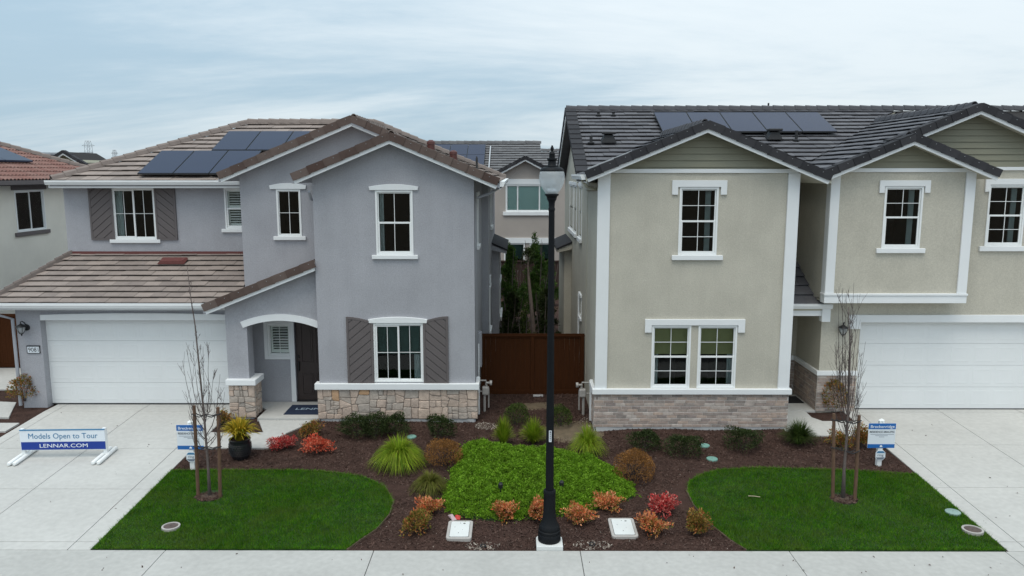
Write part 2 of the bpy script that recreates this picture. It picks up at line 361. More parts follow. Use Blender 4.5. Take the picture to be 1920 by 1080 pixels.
def clip(poly, n, c):                                            # keep points with n.p <= c
    out = []
    for i in range(len(poly)):
        p, q = poly[i], poly[(i + 1) % len(poly)]
        dp, dq = n[0] * p[0] + n[1] * p[1] - c, n[0] * q[0] + n[1] * q[1] - c
        if dp <= 0: out.append(p)
        if (dp < 0 < dq) or (dq < 0 < dp):
            t = dp / (dp - dq); out.append((p[0] + (q[0] - p[0]) * t, p[1] + (q[1] - p[1]) * t))
    return out
def area(p): return .5 * sum(p[i][0] * p[(i + 1) % len(p)][1] - p[(i + 1) % len(p)][0] * p[i][1] for i in range(len(p)))
def clip_to(poly, conv):
    if area(conv) < 0: conv = conv[::-1]
    for i in range(len(conv)):
        a, b = conv[i], conv[(i + 1) % len(conv)]
        n = (b[1] - a[1], -(b[0] - a[0])); poly = clip(poly, n, n[0] * a[0] + n[1] * a[1])
        if len(poly) < 3: return []
    return poly
def inside(pts, poly):
    x, y = pts[:, 0], pts[:, 1]; r = np.zeros(len(pts), bool); n = len(poly)
    for i in range(n):
        x0, y0 = poly[i]; x1, y1 = poly[(i + 1) % n]
        c = ((y0 > y) != (y1 > y)) & (x < (x1 - x0) * (y - y0) / (y1 - y0 + 1e-12) + x0); r ^= c
    return r
def sample(poly, n):
    P = np.array(poly); lo, hi = P.min(0), P.max(0); out = []
    tot = 0
    while tot < n:
        q = rng.uniform(lo, hi, (n * 2, 2)); q = q[inside(q, poly)]; out.append(q); tot += len(q)
    return np.concatenate(out)[:n]
def edge_dist(pts, poly):
    d = np.full(len(pts), 1e9)
    for i in range(len(poly)):
        a = np.array(poly[i]); b = np.array(poly[(i + 1) % len(poly)]); ab = b - a
        t = np.clip(((pts - a) @ ab) / (ab @ ab + 1e-9), 0, 1); d = np.minimum(d, np.hypot(*(pts - a - t[:, None] * ab).T))
    return d
def smooth_poly(pts, it=2):
    for _ in range(it):
        q = []
        for i in range(len(pts)):
            a, b = pts[i], pts[(i + 1) % len(pts)]
            q += [(a[0] * .75 + b[0] * .25, a[1] * .75 + b[1] * .25), (a[0] * .25 + b[0] * .75, a[1] * .25 + b[1] * .75)]
        pts = q
    return pts
def Gv(y): return np.clip(.35 * (y - 12.85) / 6.95, 0, .35)

def text(parent, s, m, x0, x1, z0, z1, xf, name='lettering', bold=0., n=None):
    """one line of print, its ink box fitted to x0..x1, z0..z1 on the surface xf(a, out, z)"""
    c = bpy.data.curves.new('t', 'FONT'); c.body = s; c.size = 1; c.offset = bold; c.resolution_u = 3; c.extrude = .001
    o = bpy.data.objects.new('t', c); COL.objects.link(o)
    dg = bpy.context.evaluated_depsgraph_get(); me = bpy.data.meshes.new_from_object(o.evaluated_get(dg))
    bpy.data.objects.remove(o); bpy.data.curves.remove(c)
    V = np.array([v.co[:] for v in me.vertices]); lo, hi = V.min(0), V.max(0)
    for v in me.vertices:
        a = x0 + (v.co.x - lo[0]) / (hi[0] - lo[0]) * (x1 - x0); b = z0 + (v.co.y - lo[1]) / (hi[1] - lo[1]) * (z1 - z0)
        v.co = xf(a, .0015 + (v.co.z - lo[2]) * .8, b)
    me.materials.clear(); me.materials.append(M[m]); me.name = name
    o = bpy.data.objects.new(name, me); link(o, parent); return o

# ------------------------------------------------------------------ building blocks of a house
def grid_wall(mb, xs, zs, holes, y0, y1):
    """a wall slab x by z with rectangular openings, local out-axis y0 (back) .. y1 (front)"""
    xs = sorted(set(round(x, 4) for x in list(xs) + [h[i] for h in holes for i in (0, 1)]))
    zs = sorted(set(round(z, 4) for z in list(zs) + [h[i] for h in holes for i in (2, 3)]))
    def solid(i, j):
        if i < 0 or j < 0 or i >= len(xs) - 1 or j >= len(zs) - 1: return False
        cx, cz = (xs[i] + xs[i + 1]) / 2, (zs[j] + zs[j + 1]) / 2
        return not any(h[0] < cx < h[1] and h[2] < cz < h[3] for h in holes)
    idx = {}; V = []; Fs = []
    def v(i, j, k):
        if (i, j, k) not in idx: idx[(i, j, k)] = len(V); V.append((xs[i], (y0, y1)[k], zs[j]))
        return idx[(i, j, k)]
    for i in range(len(xs) - 1):
        for j in range(len(zs) - 1):
            if not solid(i, j): continue
            Fs.append((v(i, j, 1), v(i + 1, j, 1), v(i + 1, j + 1, 1), v(i, j + 1, 1)))
            Fs.append((v(i, j, 0), v(i, j + 1, 0), v(i + 1, j + 1, 0), v(i + 1, j, 0)))
            for di, dj, a, b in ((-1, 0, (i, j), (i, j + 1)), (1, 0, (i + 1, j + 1), (i + 1, j)), (0, -1, (i + 1, j), (i, j)), (0, 1, (i, j + 1), (i + 1, j + 1))):
                if not solid(i + di, j + dj): Fs.append((v(*a, 0), v(*b, 0), v(*b, 1), v(*a, 1)))
    mb.add(V, Fs); return mb

def ring(mb, x0, x1, z0, z1, w, o0, o1, wb=None):
    wb = wb or w
    mb.box(x0, x0 + w, o0, o1, z0, z1); mb.box(x1 - w, x1, o0, o1, z0, z1)
    mb.box(x0 + w, x1 - w, o0, o1, z0, z0 + wb); mb.box(x0 + w, x1 - w, o0, o1, z1 - w, z1); return mb

def window(house, xf, x0, x1, z0, z1, kind='hung', grid=(2, 1), inside_=None, header=None, sill=None, room=True, frame=.045, grid2=None):
    w = ring(MB(xf), x0, x1, z0, z1, frame, -.09, .022).build('window', 'vinyl', house, bevel=.004)
    sashes = []
    ix0, ix1, iz0, iz1 = x0 + frame, x1 - frame, z0 + frame, z1 - frame
    if kind == 'hung':
        mz = (iz0 + iz1) / 2
        sashes = [(ix0, ix1, mz - .018, iz1, -.035, .03), (ix0, ix1, iz0, mz + .025, -.012, .045)]
    elif kind == 'slider':
        mxx = (ix0 + ix1) / 2
        sashes = [(ix0, mxx + .025, iz0, iz1, -.012, .045), (mxx - .02, ix1, iz0, iz1, -.035, .028)]
    elif kind == 'triple':
        a, b = ix0 + (ix1 - ix0) * .25, ix0 + (ix1 - ix0) * .75
        sashes = [(ix0, a, iz0, iz1, -.03, .035), (a, b, iz0, iz1, -.02, .035), (b, ix1, iz0, iz1, -.03, .035)]
    else: sashes = [(ix0, ix1, iz0, iz1, -.03, .018)]
    for i, (a0, a1, b0, b1, oc, fw) in enumerate(sashes):
        s = ring(MB(xf), a0 + .0015, a1 - .0015, b0 + .0015, b1 - .0015, fw, oc - .02, oc + .012).build('sash', 'vinyl', w, bevel=.003)
        p0, p1, q0, q1 = a0 + fw, a1 - fw, b0 + fw, b1 - fw
        MB(xf).box(p0 - .004, p1 + .004, oc - .010, oc - .005, q0 - .004, q1 + .004).build('pane', 'glass', w)
        g = grid if not (grid2 and i == len(sashes) - 1) else grid2
        if g:
            for k in range(1, g[0]):
                c = p0 + (p1 - p0) * k / g[0]; MB(xf).box(c - .0065, c + .0065, oc - .016, oc + .004, q0, q1).build('muntin', 'vinyl', w)
            for k in range(1, g[1]):
                c = q0 + (q1 - q0) * k / g[1]; MB(xf).box(p0, p1, oc - .0165, oc + .0045, c - .0065, c + .0065).build('muntin', 'vinyl', w)
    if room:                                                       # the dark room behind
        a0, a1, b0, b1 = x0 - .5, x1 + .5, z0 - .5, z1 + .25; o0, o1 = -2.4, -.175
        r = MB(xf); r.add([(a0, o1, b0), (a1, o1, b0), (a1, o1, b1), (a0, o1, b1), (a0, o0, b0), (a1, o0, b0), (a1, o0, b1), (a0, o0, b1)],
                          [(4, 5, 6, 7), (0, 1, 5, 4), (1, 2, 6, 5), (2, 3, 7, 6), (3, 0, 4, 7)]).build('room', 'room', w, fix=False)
    it = inside_ or ''
    def drape(a, b):
        n = 10; vs = []; fs = []
        for k in range(n + 1):
            t = a + (b - a) * k / n; oo = -.15 + .02 * cos(k * pi)
            vs += [(t, oo, z0 - .1), (t, oo, z1 + .05)]
            vs += [(t, oo - .012, z0 - .1), (t, oo - .012, z1 + .05)]
        for k in range(n):
            b4 = 4 * k; fs += [(b4, b4 + 4, b4 + 5, b4 + 1), (b4 + 2, b4 + 3, b4 + 7, b4 + 6)]
        fs += [(0, 1, 3, 2), (4 * n, 4 * n + 2, 4 * n + 3, 4 * n + 1)]
        MB(xf).add(vs, fs).build('curtain', 'curtain', w)
    wd = x1 - x0
    if 'L' in it: drape(x0 - .05, x0 + wd * .2)
    if 'R' in it: drape(x1 - wd * .2, x1 + .05)
    if 'c' in it: drape(x1 - wd * .30, x1 - wd * .16)
    if 's' in it: MB(xf).box(x0 + .03, x1 - .03, -.13, -.115, z0 + (z1 - z0) * .53, z1).build('roman_shade', 'shade', w)
    if 'd' in it: MB(xf).box(x0 + .03, x1 - .03, -.13, -.115, z0 + (z1 - z0) * .46, z1).build('roller_shade', 'shade_dark', w)
    if 'p' in it:                                                  # plantation shutters
        for (a0, a1, b0, b1, oc, fw) in sashes:
            ring(MB(xf), a0 + .01, a1 - .01, b0 + .02, b1 - .02, .05, -.125, -.095, .09).build('shutter_frame', 'blind', w)
            n = max(4, int((b1 - b0 - .12) / .085))
            for k in range(n):
                zc = b0 + .12 + (b1 - b0 - .2) * (k + .5) / n
                MB(xf).prism([(-.175, zc + .017), (-.172, zc + .023), (-.135, zc - .017), (-.138, zc - .023)], 'X', a0 + .06, a1 - .06).build('slat', 'blind', w) if False else \
                    MB(xf).loft([(a0 + .06, -.108, zc - .012), (a0 + .06, -.100, zc - .018), (a0 + .06, -.138, zc + .012), (a0 + .06, -.146, zc + .018)],
                                [(a1 - .06, -.108, zc - .012), (a1 - .06, -.100, zc - .018), (a1 - .06, -.138, zc + .012), (a1 - .06, -.146, zc + .018)]).build('slat', 'blind', w)
    if 'b' in it:
        mbb = MB(xf)
        n = int((z1 - z0) / .05)
        for k in range(n):
            zc = z0 + (z1 - z0) * (k + .5) / n
            mbb.loft([(x0 + .03, -.10, zc - .02), (x0 + .03, -.103, zc - .02), (x0 + .03, -.113, zc + .02), (x0 + .03, -.11, zc + .02)],
                     [(x1 - .03, -.10, zc - .02), (x1 - .03, -.103, zc - .02), (x1 - .03, -.113, zc + .02), (x1 - .03, -.11, zc + .02)])
        mbb.build('blind_slats', 'blind_teal', w, kind='stuff')
    if header: header(w, xf, x0, x1, z0, z1)
    if sill:
        e, h, o = sill; MB(xf).box(x0 - e, x1 + e, .0, o, z0 - h - .002, z0 - .002).build('window_sill', 'trim', w, bevel=.012)
    return w
def h_arch(ext, hgt, rise, out=.05):
    def f(w, xf, x0, x1, z0, z1):
        a, b = x0 - ext, x1 + ext; p = [(a, z1 + .004), (b, z1 + .004), (b + .02, z1 + hgt - rise)]
        for k in range(11):
            t = 1 - k / 10; p.append((a + (b - a) * t, z1 + hgt - rise + rise * (1 - (2 * t - 1) ** 2)))
        p.append((a - .02, z1 + hgt - rise))
        q = []
        for i in p:
            if not q or hypot(i[0] - q[-1][0], i[1] - q[-1][1]) > 1e-4: q.append(i)
        MB(xf).loft([(x, 0, z) for x, z in q], [(x, out, z) for x, z in q]).build('window_header', 'trim', w, bevel=.01)
    return f
def h_u(ext, th, drop, lw, out=.05):
    def f(w, xf, x0, x1, z0, z1):
        a, b = x0 - ext, x1 + ext; t = z1 + th
        p = [(a, t), (b, t), (b, t - drop), (b - lw, t - drop), (b - lw, z1 + .003), (a + lw, z1 + .003), (a + lw, t - drop), (a, t - drop)]
        MB(xf).loft([(x, 0, z) for x, z in p], [(x, out, z) for x, z in p]).build('window_header', 'trim', w, bevel=.008)
    return f
def h_bar(ext, th, m='trim', out=.05):
    def f(w, xf, x0, x1, z0, z1): MB(xf).box(x0 - ext, x1 + ext, 0, out, z1 + .003, z1 + th).build('window_header', m, w, bevel=.008)
    return f

class Budget:
    def __init__(s, n): s.n = n
def roof_plane(house, poly, z0, gx, gy, tile, soff='soffit', budget=None, exposure=.33, width=.42, tiles=True, thick=.12, origin=None, deck=.05, name='roof', barrel=False):
    """a tiled roof plane z = z0 + gx x + gy y over a convex plan polygon"""
    if area(poly) < 0: poly = poly[::-1]
    zf = lambda x, y: z0 + gx * x + gy * y
    d = MB(); d.loft([(x, y, zf(x, y) - deck - thick) for x, y in poly], [(x, y, zf(x, y) - deck - .012) for x, y in poly])
    rf = d.build(name, soff, house)
    f = MB(); f.loft([(x, y, zf(x, y) - deck - .010) for x, y in poly], [(x, y, zf(x, y) - deck) for x, y in poly]); f.build('roof_underlay', 'felt', rf)
    if not tiles: return rf
    g = hypot(gx, gy); up = (gx / g, gy / g); al = (-up[1], up[0])
    if origin is None:
        vmin = min(p[0] * up[0] + p[1] * up[1] for p in poly); umin = min(p[0] * al[0] + p[1] * al[1] for p in poly)
    else: vmin = origin[0] * up[0] + origin[1] * up[1]; umin = origin[0] * al[0] + origin[1] * al[1]
    uv = [(p[0] * al[0] + p[1] * al[1] - umin, p[0] * up[0] + p[1] * up[1] - vmin) for p in poly]
    lo = (min(p[0] for p in uv), min(p[1] for p in uv)); hi = (max(p[0] for p in uv), max(p[1] for p in uv))
    ex = exposure * cos(atan(g)); bulk = MB(); rows = range(int(math.floor(lo[1] / ex)) , int(hi[1] / ex) + 1)
    for r in rows:
        off = (.5 if r % 2 else 0.) * width
        v0 = r * ex
        for c in range(int(lo[0] / width) - 2, int(hi[0] / width) + 2):
            a0 = c * width + off; q = clip_to([(a0 + .003, v0), (a0 + width - .003, v0), (a0 + width - .003, v0 + ex + .045), (a0 + .003, v0 + ex + .045)], uv)
            if len(q) < 3 or abs(area(q)) < .004: continue
            j = random.uniform(-.006, .006)
            lo3 = []; hi3 = []
            for (u, v) in q:
                x = (u + umin) * al[0] + (v + vmin) * up[0]; y = (u + umin) * al[1] + (v + vmin) * up[1]
                t = (v - v0) / (ex + .045); b = zf(x, y) - deck
                hi3.append((x, y, b + .070 - .060 * t + j)); lo3.append((x, y, b + .052 - .050 * t + j))
            if budget and budget.n > 0:
                budget.n -= 1; MB().loft(lo3, hi3).build('roof_tile', tile, rf)
            elif barrel:
                # two low barrel corrugations per tile
                K = 5
                for h2 in range(2):
                    b0 = a0 + width / 2 * h2; ok = clip_to([(b0, v0), (b0 + width / 2, v0), (b0 + width / 2, v0 + ex + .045), (b0, v0 + ex + .045)], uv)
                    if len(ok) < 4 or abs(area(ok)) < .6 * width / 2 * ex: 
                        continue
                    rows3 = []
                    for v in (v0, v0 + ex + .045):
                        t = (v - v0) / (ex + .045); rr = []
                        for k in range(K + 1):
                            u = b0 + width / 2 * k / K; hgt = .055 * sin(pi * k / K)
                            x = (u + umin) * al[0] + (v + vmin) * up[0]; y = (u + umin) * al[1] + (v + vmin) * up[1]
                            rr.append((x, y, zf(x, y) - deck + .045 - .040 * t + hgt))
                        rows3.append(rr)
                    n0 = rows3[0]; n1 = rows3[1]
                    bulk.add(n0 + n1 + [(p[0], p[1], p[2] - .018) for p in n0], [(k, k + 1, k + 2 + K, k + 1 + K) for k in range(K)] + [(k, k + 2 * K + 2, k + 2 * K + 3, k + 1) for k in range(K)])
            else: bulk.loft(lo3, hi3)
    if bulk.v: bulk.build('roof_tile', tile, rf, kind='stuff')
    return rf
def cap_line(house, p0, p1, tile, w=.105, ln=.36, name='ridge_tile'):
    tile = {'tile_brown': 'ridge_brown', 'tile_charcoal': 'ridge_char', 'tile_char': 'ridge_char'}.get(tile, tile)
    p0, p1 = Vector(p0), Vector(p1); L = (p1 - p0).length; n = max(1, round(L / ln)); d = (p1 - p0) / n
    t = d.normalized(); s = t.cross(Vector((0, 0, 1))).normalized(); up = s.cross(t)
    for i in range(n):
        a = p0 + d * i; b = p0 + d * (i + 1.12); j = random.uniform(-.004, .004)
        def sec(c, h, k): return [c + s * x * k + up * (y + h) for x, y in ((-w, -.05), (-w * .72, .045), (-w * .25, .085), (w * .25, .085), (w * .72, .045), (w, -.05))]
        o = MB(); A = sec(a, .028 + j, 1.04); B = sec(b, .0 + j, .98); A2 = [q - up * .022 for q in A]; B2 = [q - up * .022 for q in B]
        o.loft([tuple(q) for q in A] + [tuple(q) for q in A2[::-1]], [tuple(q) for q in B] + [tuple(q) for q in B2[::-1]])
        o.build(name, tile, house)
def rake(house, x0, z0, x1, z1, Y, tile, depth=.30, barge=True, step=.40, board='trim'):
    """row of L-shaped rake tiles along a gable edge from the eave (x0,z0) up to the apex (x1,z1), in front plane Y, with its barge board"""
    L = hypot(x1 - x0, z1 - z0); ux, uz = (x1 - x0) / L, (z1 - z0) / L; n = max(1, round(L / step)); st = L / n
    sg = 1 if x1 > x0 else -1; nx, nz = -uz * sg, ux * sg                # normal pointing up
    for i in range(n):
        a = i * st; b = (i + 1) * st + (.03 if i < n - 1 else 0); j = random.uniform(-.004, .004); lift = .014
        def P(s_, off, h): return (x0 + ux * s_ + nx * h, z0 + uz * s_ + nz * h)
        m = MB()
        la, lb = lift + j, j
        for (ys, h0, h1) in (((Y - .055, Y + depth), .035, .065), ((Y - .055, Y - .028), -.125, .035)):
            c = [P(a, 0, h0 + la), P(b, 0, h0 + lb), P(b, 0, h1 + lb), P(a, 0, h1 + la)]; dy = (.014, 0, 0, .014)
            m.loft([(q[0], ys[0] - dy[i_], q[1]) for i_, q in enumerate(c)], [(q[0], ys[1] - dy[i_], q[1]) for i_, q in enumerate(c)])
        if abs(ux) > 0: m.build('rake_tile', tile, house)
    for i in range(n):                                                    # clips holding the tiles
        s_ = (i + .62) * st; q = (x0 + ux * s_ + nx * .01, z0 + uz * s_ + nz * .01)
        MB().box(q[0] - .006, q[0] + .006, Y - .072, Y - .055, q[1] - .006, q[1] + .006).build('tile_clip', 'flash_grey', house)
    if barge:
        c = [(x0 + nx * -.20, z0 + nz * -.20), (x1, z1 - .20 / abs(ux)), (x1, z1 - .02), (x0 + nx * .0, z0 + nz * 0)]
        MB().loft([(q[0], Y - .022, q[1]) for q in c], [(q[0], Y + .02, q[1]) for q in c]).build('barge_board', board, house, bevel=.004)
def gutter(house, x0, x1, Y, z, m='trim', h=.125, d=.12):
    c = [(Y + d, z), (Y + d, z - h), (Y + .035, z - h), (Y + .012, z - h * .55), (Y, z - h * .4), (Y, z), (Y + .012, z), (Y + .012, z - h * .35), (Y + .04, z - h + .012), (Y + d - .01, z - h + .012), (Y + d - .01, z)]
    MB().loft([(x0, a, b) for a, b in c], [(x1, a, b) for a, b in c]).build('gutter', m, house)
def gutter_side(house, X, y0, y1, z, sgn, m='trim', h=.125, d=.12):
    c = [(X - sgn * d, z), (X - sgn * d, z - h), (X - sgn * .03, z - h), (X - sgn * .012, z - h * .5), (X, z - h * .4), (X, z)]
    MB().loft([(a, y0, b) for a, b in c], [(a, y1, b) for a, b in c]).build('gutter', m, house)
def solar(house, plane, corners, n, rows=1, gap=.02):
    """n panels across; corners = (left,right) plan x and (low,high) plan y on a plane rising with y, or any rectangle"""
    z0, gx, gy = plane; (xa, xb), (ya, yb) = corners
    arr = None
    zf = lambda x, y: z0 + gx * x + gy * y
    horiz = abs(gy) > abs(gx)
    r = MB(); 
    for k in (.25, .75):
        y = ya + (yb - ya) * k; r.loft([(xa - .02, y - .02, zf(xa, y) + .03), (xa - .02, y + .02, zf(xa, y) + .03), (xa - .02, y + .02, zf(xa, y) + .1), (xa - .02, y - .02, zf(xa, y) + .1)],
                                     [(xb + .02, y - .02, zf(xb, y) + .03), (xb + .02, y + .02, zf(xb, y) + .03), (xb + .02, y + .02, zf(xb, y) + .1), (xb + .02, y - .02, zf(xb, y) + .1)])
    arr = r.build('solar_array', 'pvframe', house)
    for k in range(n):
        for q in range(rows):
            a, b = xa + (xb - xa) * k / n + gap / 2, xa + (xb - xa) * (k + 1) / n - gap / 2
            c, d = ya + (yb - ya) * q / rows + gap / 2, ya + (yb - ya) * (q + 1) / rows - gap / 2
            def ringp(e, h): return [(x, y, zf(x, y) + h) for x, y in ((a + e, c + e), (b - e, c + e), (b - e, d - e), (a + e, d - e))]
            m = MB(); m.loft(ringp(0, .10), ringp(0, .14)); m.build('panel_frame', 'pvframe', arr)
            MB().loft(ringp(.012, .138), ringp(.012, .1445)).build('solar_panel', 'pv', arr)
    return arr
def stones(house, xf, x0, x1, z0, z1, orange=.07, amin=.045, backing=True, stuff=False):
    par = house
    if backing: par = MB(xf).box(x0, x1, 0, .018, z0, z1).build('stone_veneer', 'mortar_dark', house)
    out = []
    def split(p):
        xs_, zs_ = [q[0] for q in p], [q[1] for q in p]; w, h = max(xs_) - min(xs_), max(zs_) - min(zs_); A = abs(area(p))
        if A < amin * random.choice((.8, 1.2, 1.6, 2.2, 3.2)) * .8 or (w < .2 and h < .15): out.append(p); return
        vert = w > h * 1.15 and w > .19
        cx_ = min(xs_) + w * random.uniform(.34, .66); cz_ = min(zs_) + h * random.uniform(.34, .66)
        a = random.gauss(0, .06) if random.random() < .82 else random.gauss(0, .4)
        n = (cos(a), sin(a)) if vert else (-sin(a), cos(a)); c = n[0] * cx_ + n[1] * cz_
        q1, q2 = clip(p, n, c), clip(p, (-n[0], -n[1]), -c)
        if len(q1) < 3 or len(q2) < 3 or min(abs(area(q1)), abs(area(q2))) < .008: out.append(p); return
        split(q1); split(q2)
    n = max(1, round((x1 - x0) / 1.35)); cuts = [x0] + [x0 + (x1 - x0) * (k + random.uniform(-.15, .15)) / n for k in range(1, n)] + [x1]
    for k in range(n): split([(cuts[k], z0), (cuts[k + 1], z0), (cuts[k + 1], z1), (cuts[k], z1)])
    for p in out:
        if area(p) < 0: p = p[::-1]
        q = p
        for i in range(len(p)):
            a, b_ = p[i], p[(i + 1) % len(p)]; L = hypot(b_[0] - a[0], b_[1] - a[1])
            if L < 1e-5: continue
            nn = ((b_[1] - a[1]) / L, -(b_[0] - a[0]) / L); q = clip(q, nn, nn[0] * a[0] + nn[1] * a[1] - .005)
            if len(q) < 3: break
        if len(q) < 3 or abs(area(q)) < .002: continue
        r_ = []                                                    # knock the corners off
        for i in range(len(q)):
            a, b_, c = q[i - 1], q[i], q[(i + 1) % len(q)]
            for o_ in (a, c):
                L = hypot(o_[0] - b_[0], o_[1] - b_[1]); t = min(.4, random.uniform(.006, .035) / max(L, 1e-4)); r_.append((b_[0] + (o_[0] - b_[0]) * t, b_[1] + (o_[1] - b_[1]) * t))
        p = r_; n_ = len(p); cx_, cz_ = sum(t[0] for t in p) / n_, sum(t[1] for t in p) / n_
        o1 = random.uniform(.036, .060); k = .88
        m = MB(xf); lo = [(x, .012, z) for x, z in p]; mid = [(x, o1 - .012, z) for x, z in p]; top = [(cx_ + (x - cx_) * k, o1 + random.uniform(-.004, .004), cz_ + (z - cz_) * k) for x, z in p]
        m.add(lo + mid + top + [(cx_, o1 + random.uniform(-.002, .008), cz_)],
              [(i, (i + 1) % n_, (i + 1) % n_ + n_, i + n_) for i in range(n_)] + [(i + n_, (i + 1) % n_ + n_, (i + 1) % n_ + 2 * n_, i + 2 * n_) for i in range(n_)] + [(i + 2 * n_, (i + 1) % n_ + 2 * n_, 3 * n_) for i in range(n_)])
        r = random.random(); m.build('stone', 'stone_orange' if r < orange and abs(area(p)) > .03 else ('stone_grey' if r < .40 else 'stone'), par)
def bricks(house, xf, x0, x1, z0, z1, stuff=False, course=.0775, ln=.25):
    par = MB(xf).box(x0, x1, 0, .02, z0, z1).build('brick_veneer', 'mortar', house)
    n = max(1, round((z1 - z0) / course)); c = (z1 - z0) / n; bulk = MB(xf)
    for r in range(n):
        a = x0 - (0, .5, .25, .75)[r % 4] * ln
        while a < x1 - .02:
            b = a + ln * random.uniform(.93, 1.05); p, q = max(a, x0) + .005, min(b, x1) - .005
            if q - p > .03:
                o1 = random.uniform(.028, .036); zb, zt = z0 + r * c + (.0085 if r % 2 else .003), z0 + (r + 1) * c - (.003 if r % 2 else .0085); e = .004
                lo = [(p, .01, zb), (q, .01, zb), (q, .01, zt), (p, .01, zt)]; hi = [(p, o1 - e, zb), (q, o1 - e, zb), (q, o1 - e, zt), (p, o1 - e, zt)]
                tp = [(p + e, o1, zb + e), (q - e, o1, zb + e), (q - e, o1, zt - e), (p + e, o1, zt - e)]
                m = bulk if stuff else MB(xf)
                m.add(lo + hi + tp, [(i, (i + 1) % 4, (i + 1) % 4 + 4, i + 4) for i in range(4)] + [(i + 4, (i + 1) % 4 + 4, (i + 1) % 4 + 8, i + 8) for i in range(4)] + [(8, 9, 10, 11)])
                if not stuff: m.build('brick', random.choice(('brick', 'brick2', 'brick', 'brick2', 'brick3')), par)
            a = b
    if stuff and bulk.v: bulk.build('brick', 'brick', par, kind='stuff')
def siding(house, poly, Y, m='siding', h=.155):
    zlo, zhi = min(p[1] for p in poly), max(p[1] for p in poly); z = zlo
    while z < zhi - .02:
        q = clip(clip(poly, (0, 1), z + h - .004), (0, -1), -z)
        if len(q) >= 3 and abs(area(q)) > .004:
            f = lambda zz: .012 + .026 * (z + h - zz) / h
            MB().loft([(a, Y + .0, b) for a, b in q], [(a, Y - f(b), b) for a, b in q]).build('plank', m, house)
        z += h
def garage_door(house, x0, x1, z0, z1, Y):
    d = MB().box(x0 - .05, x1 + .05, Y + .03, Y + .06, z0, z1 + .05).build('garage_door', 'garage', house)
    n = 4; hh = (z1 - z0 - .02) / n; xf = front(Y)
    for r in range(n):
        b0, b1 = z0 + .015 + r * hh, z0 + .015 + (r + 1) * hh - .006
        m = MB(xf); m.box(x0, x1, -.03, .0, b0, b1)
        np_ = 8; pw = (x1 - x0) / np_
        for k in range(np_):
            a0, a1, c0, c1 = x0 + pw * k + .055, x0 + pw * (k + 1) - .055, b0 + .085, b1 - .085
            e = .022
            m.add([(a0, .0005, c0), (a1, .0005, c0), (a1, .0005, c1), (a0, .0005, c1), (a0 + e, .0036, c0 + e), (a1 - e, .0036, c0 + e), (a1 - e, .0036, c1 - e), (a0 + e, .0036, c1 - e),
                   (a0 + 2 * e, .0036, c0 + 2 * e), (a1 - 2 * e, .0036, c0 + 2 * e), (a1 - 2 * e, .0036, c1 - 2 * e), (a0 + 2 * e, .0036, c1 - 2 * e),
                   (a0 + 2.6 * e, .002, c0 + 2.6 * e), (a1 - 2.6 * e, .002, c0 + 2.6 * e), (a1 - 2.6 * e, .002, c1 - 2.6 * e), (a0 + 2.6 * e, .002, c1 - 2.6 * e)],
                  [(i, (i + 1) % 4, (i + 1) % 4 + 4, i + 4) for i in range(4)] + [(i + 4, (i + 1) % 4 + 4, (i + 1) % 4 + 8, i + 8) for i in range(4)] + [(i + 8, (i + 1) % 4 + 8, (i + 1) % 4 + 12, i + 12) for i in range(4)] + [(12, 13, 14, 15)])
        m.build('door_section', 'garage', d)
    MB(xf).box(x0, x1, -.028, .012, z0 - .004, z0 + .013).build('door_seal', 'ink', d)
    return d
def shutter(house, xf, x0, x1, z0, z1, rise, inner_high, slash):
    """board shutter: frame with diagonal boards; top edge arched, higher on the outer side"""
    n = 8; top = []
    for k in range(n + 1):
        t = k / n; u = (1 - t) if inner_high == 'left' else t
        top.append((x0 + (x1 - x0) * t, z1 - rise + rise * sin(u * pi / 2)))
    p = [(x0, z0), (x1, z0)] + top[::-1]
    s = MB(xf).loft([(x, .004, z) for x, z in p], [(x, .022, z) for x, z in p]).build('shutter', 'shutter', house)
    fw = .055
    fr = MB(xf); fr.box(x0, x0 + fw, .022, .048, z0 + fw, top[0][1] - .004); fr.box(x1 - fw, x1, .022, .048, z0 + fw, top[-1][1] - .004)
    fr.box(x0, x1, .022, .048, z0, z0 + fw)
    up = [(x, z) for x, z in top]; q = up + [(x, z - fw) for x, z in up[::-1]]
    for k in range(n):
        a, b = up[k], up[k + 1]; fr.loft([(a[0], .022, a[1] - fw), (b[0], .022, b[1] - fw), (b[0], .022, b[1]), (a[0], .022, a[1])], [(a[0], .0485, a[1] - fw), (b[0], .0485, b[1] - fw), (b[0], .0485, b[1]), (a[0], .0485, a[1])])
    fr.build('shutter_frame', 'shutter', s)
    inner = [(x0 + fw + .004, z0 + fw + .004), (x1 - fw - .004, z0 + fw + .004)] + [(min(max(x, x0 + fw + .004), x1 - fw - .004), z - fw - .004) for x, z in top[::-1]]
    d = (.64, .77) if slash == '\\' else (-.64, .77)                       # board normal
    vals = [d[0] * x + d[1] * z for x, z in inner]; t = min(vals); bw = .172
    while t < max(vals):
        q = clip(clip(inner, d, t + bw - .020), (-d[0], -d[1]), -t)
        if len(q) >= 3 and abs(area(q)) > .001: MB(xf).loft([(x, .022, z) for x, z in q], [(x, .043, z) for x, z in q]).build('plank', 'shutter', s)
        t += bw
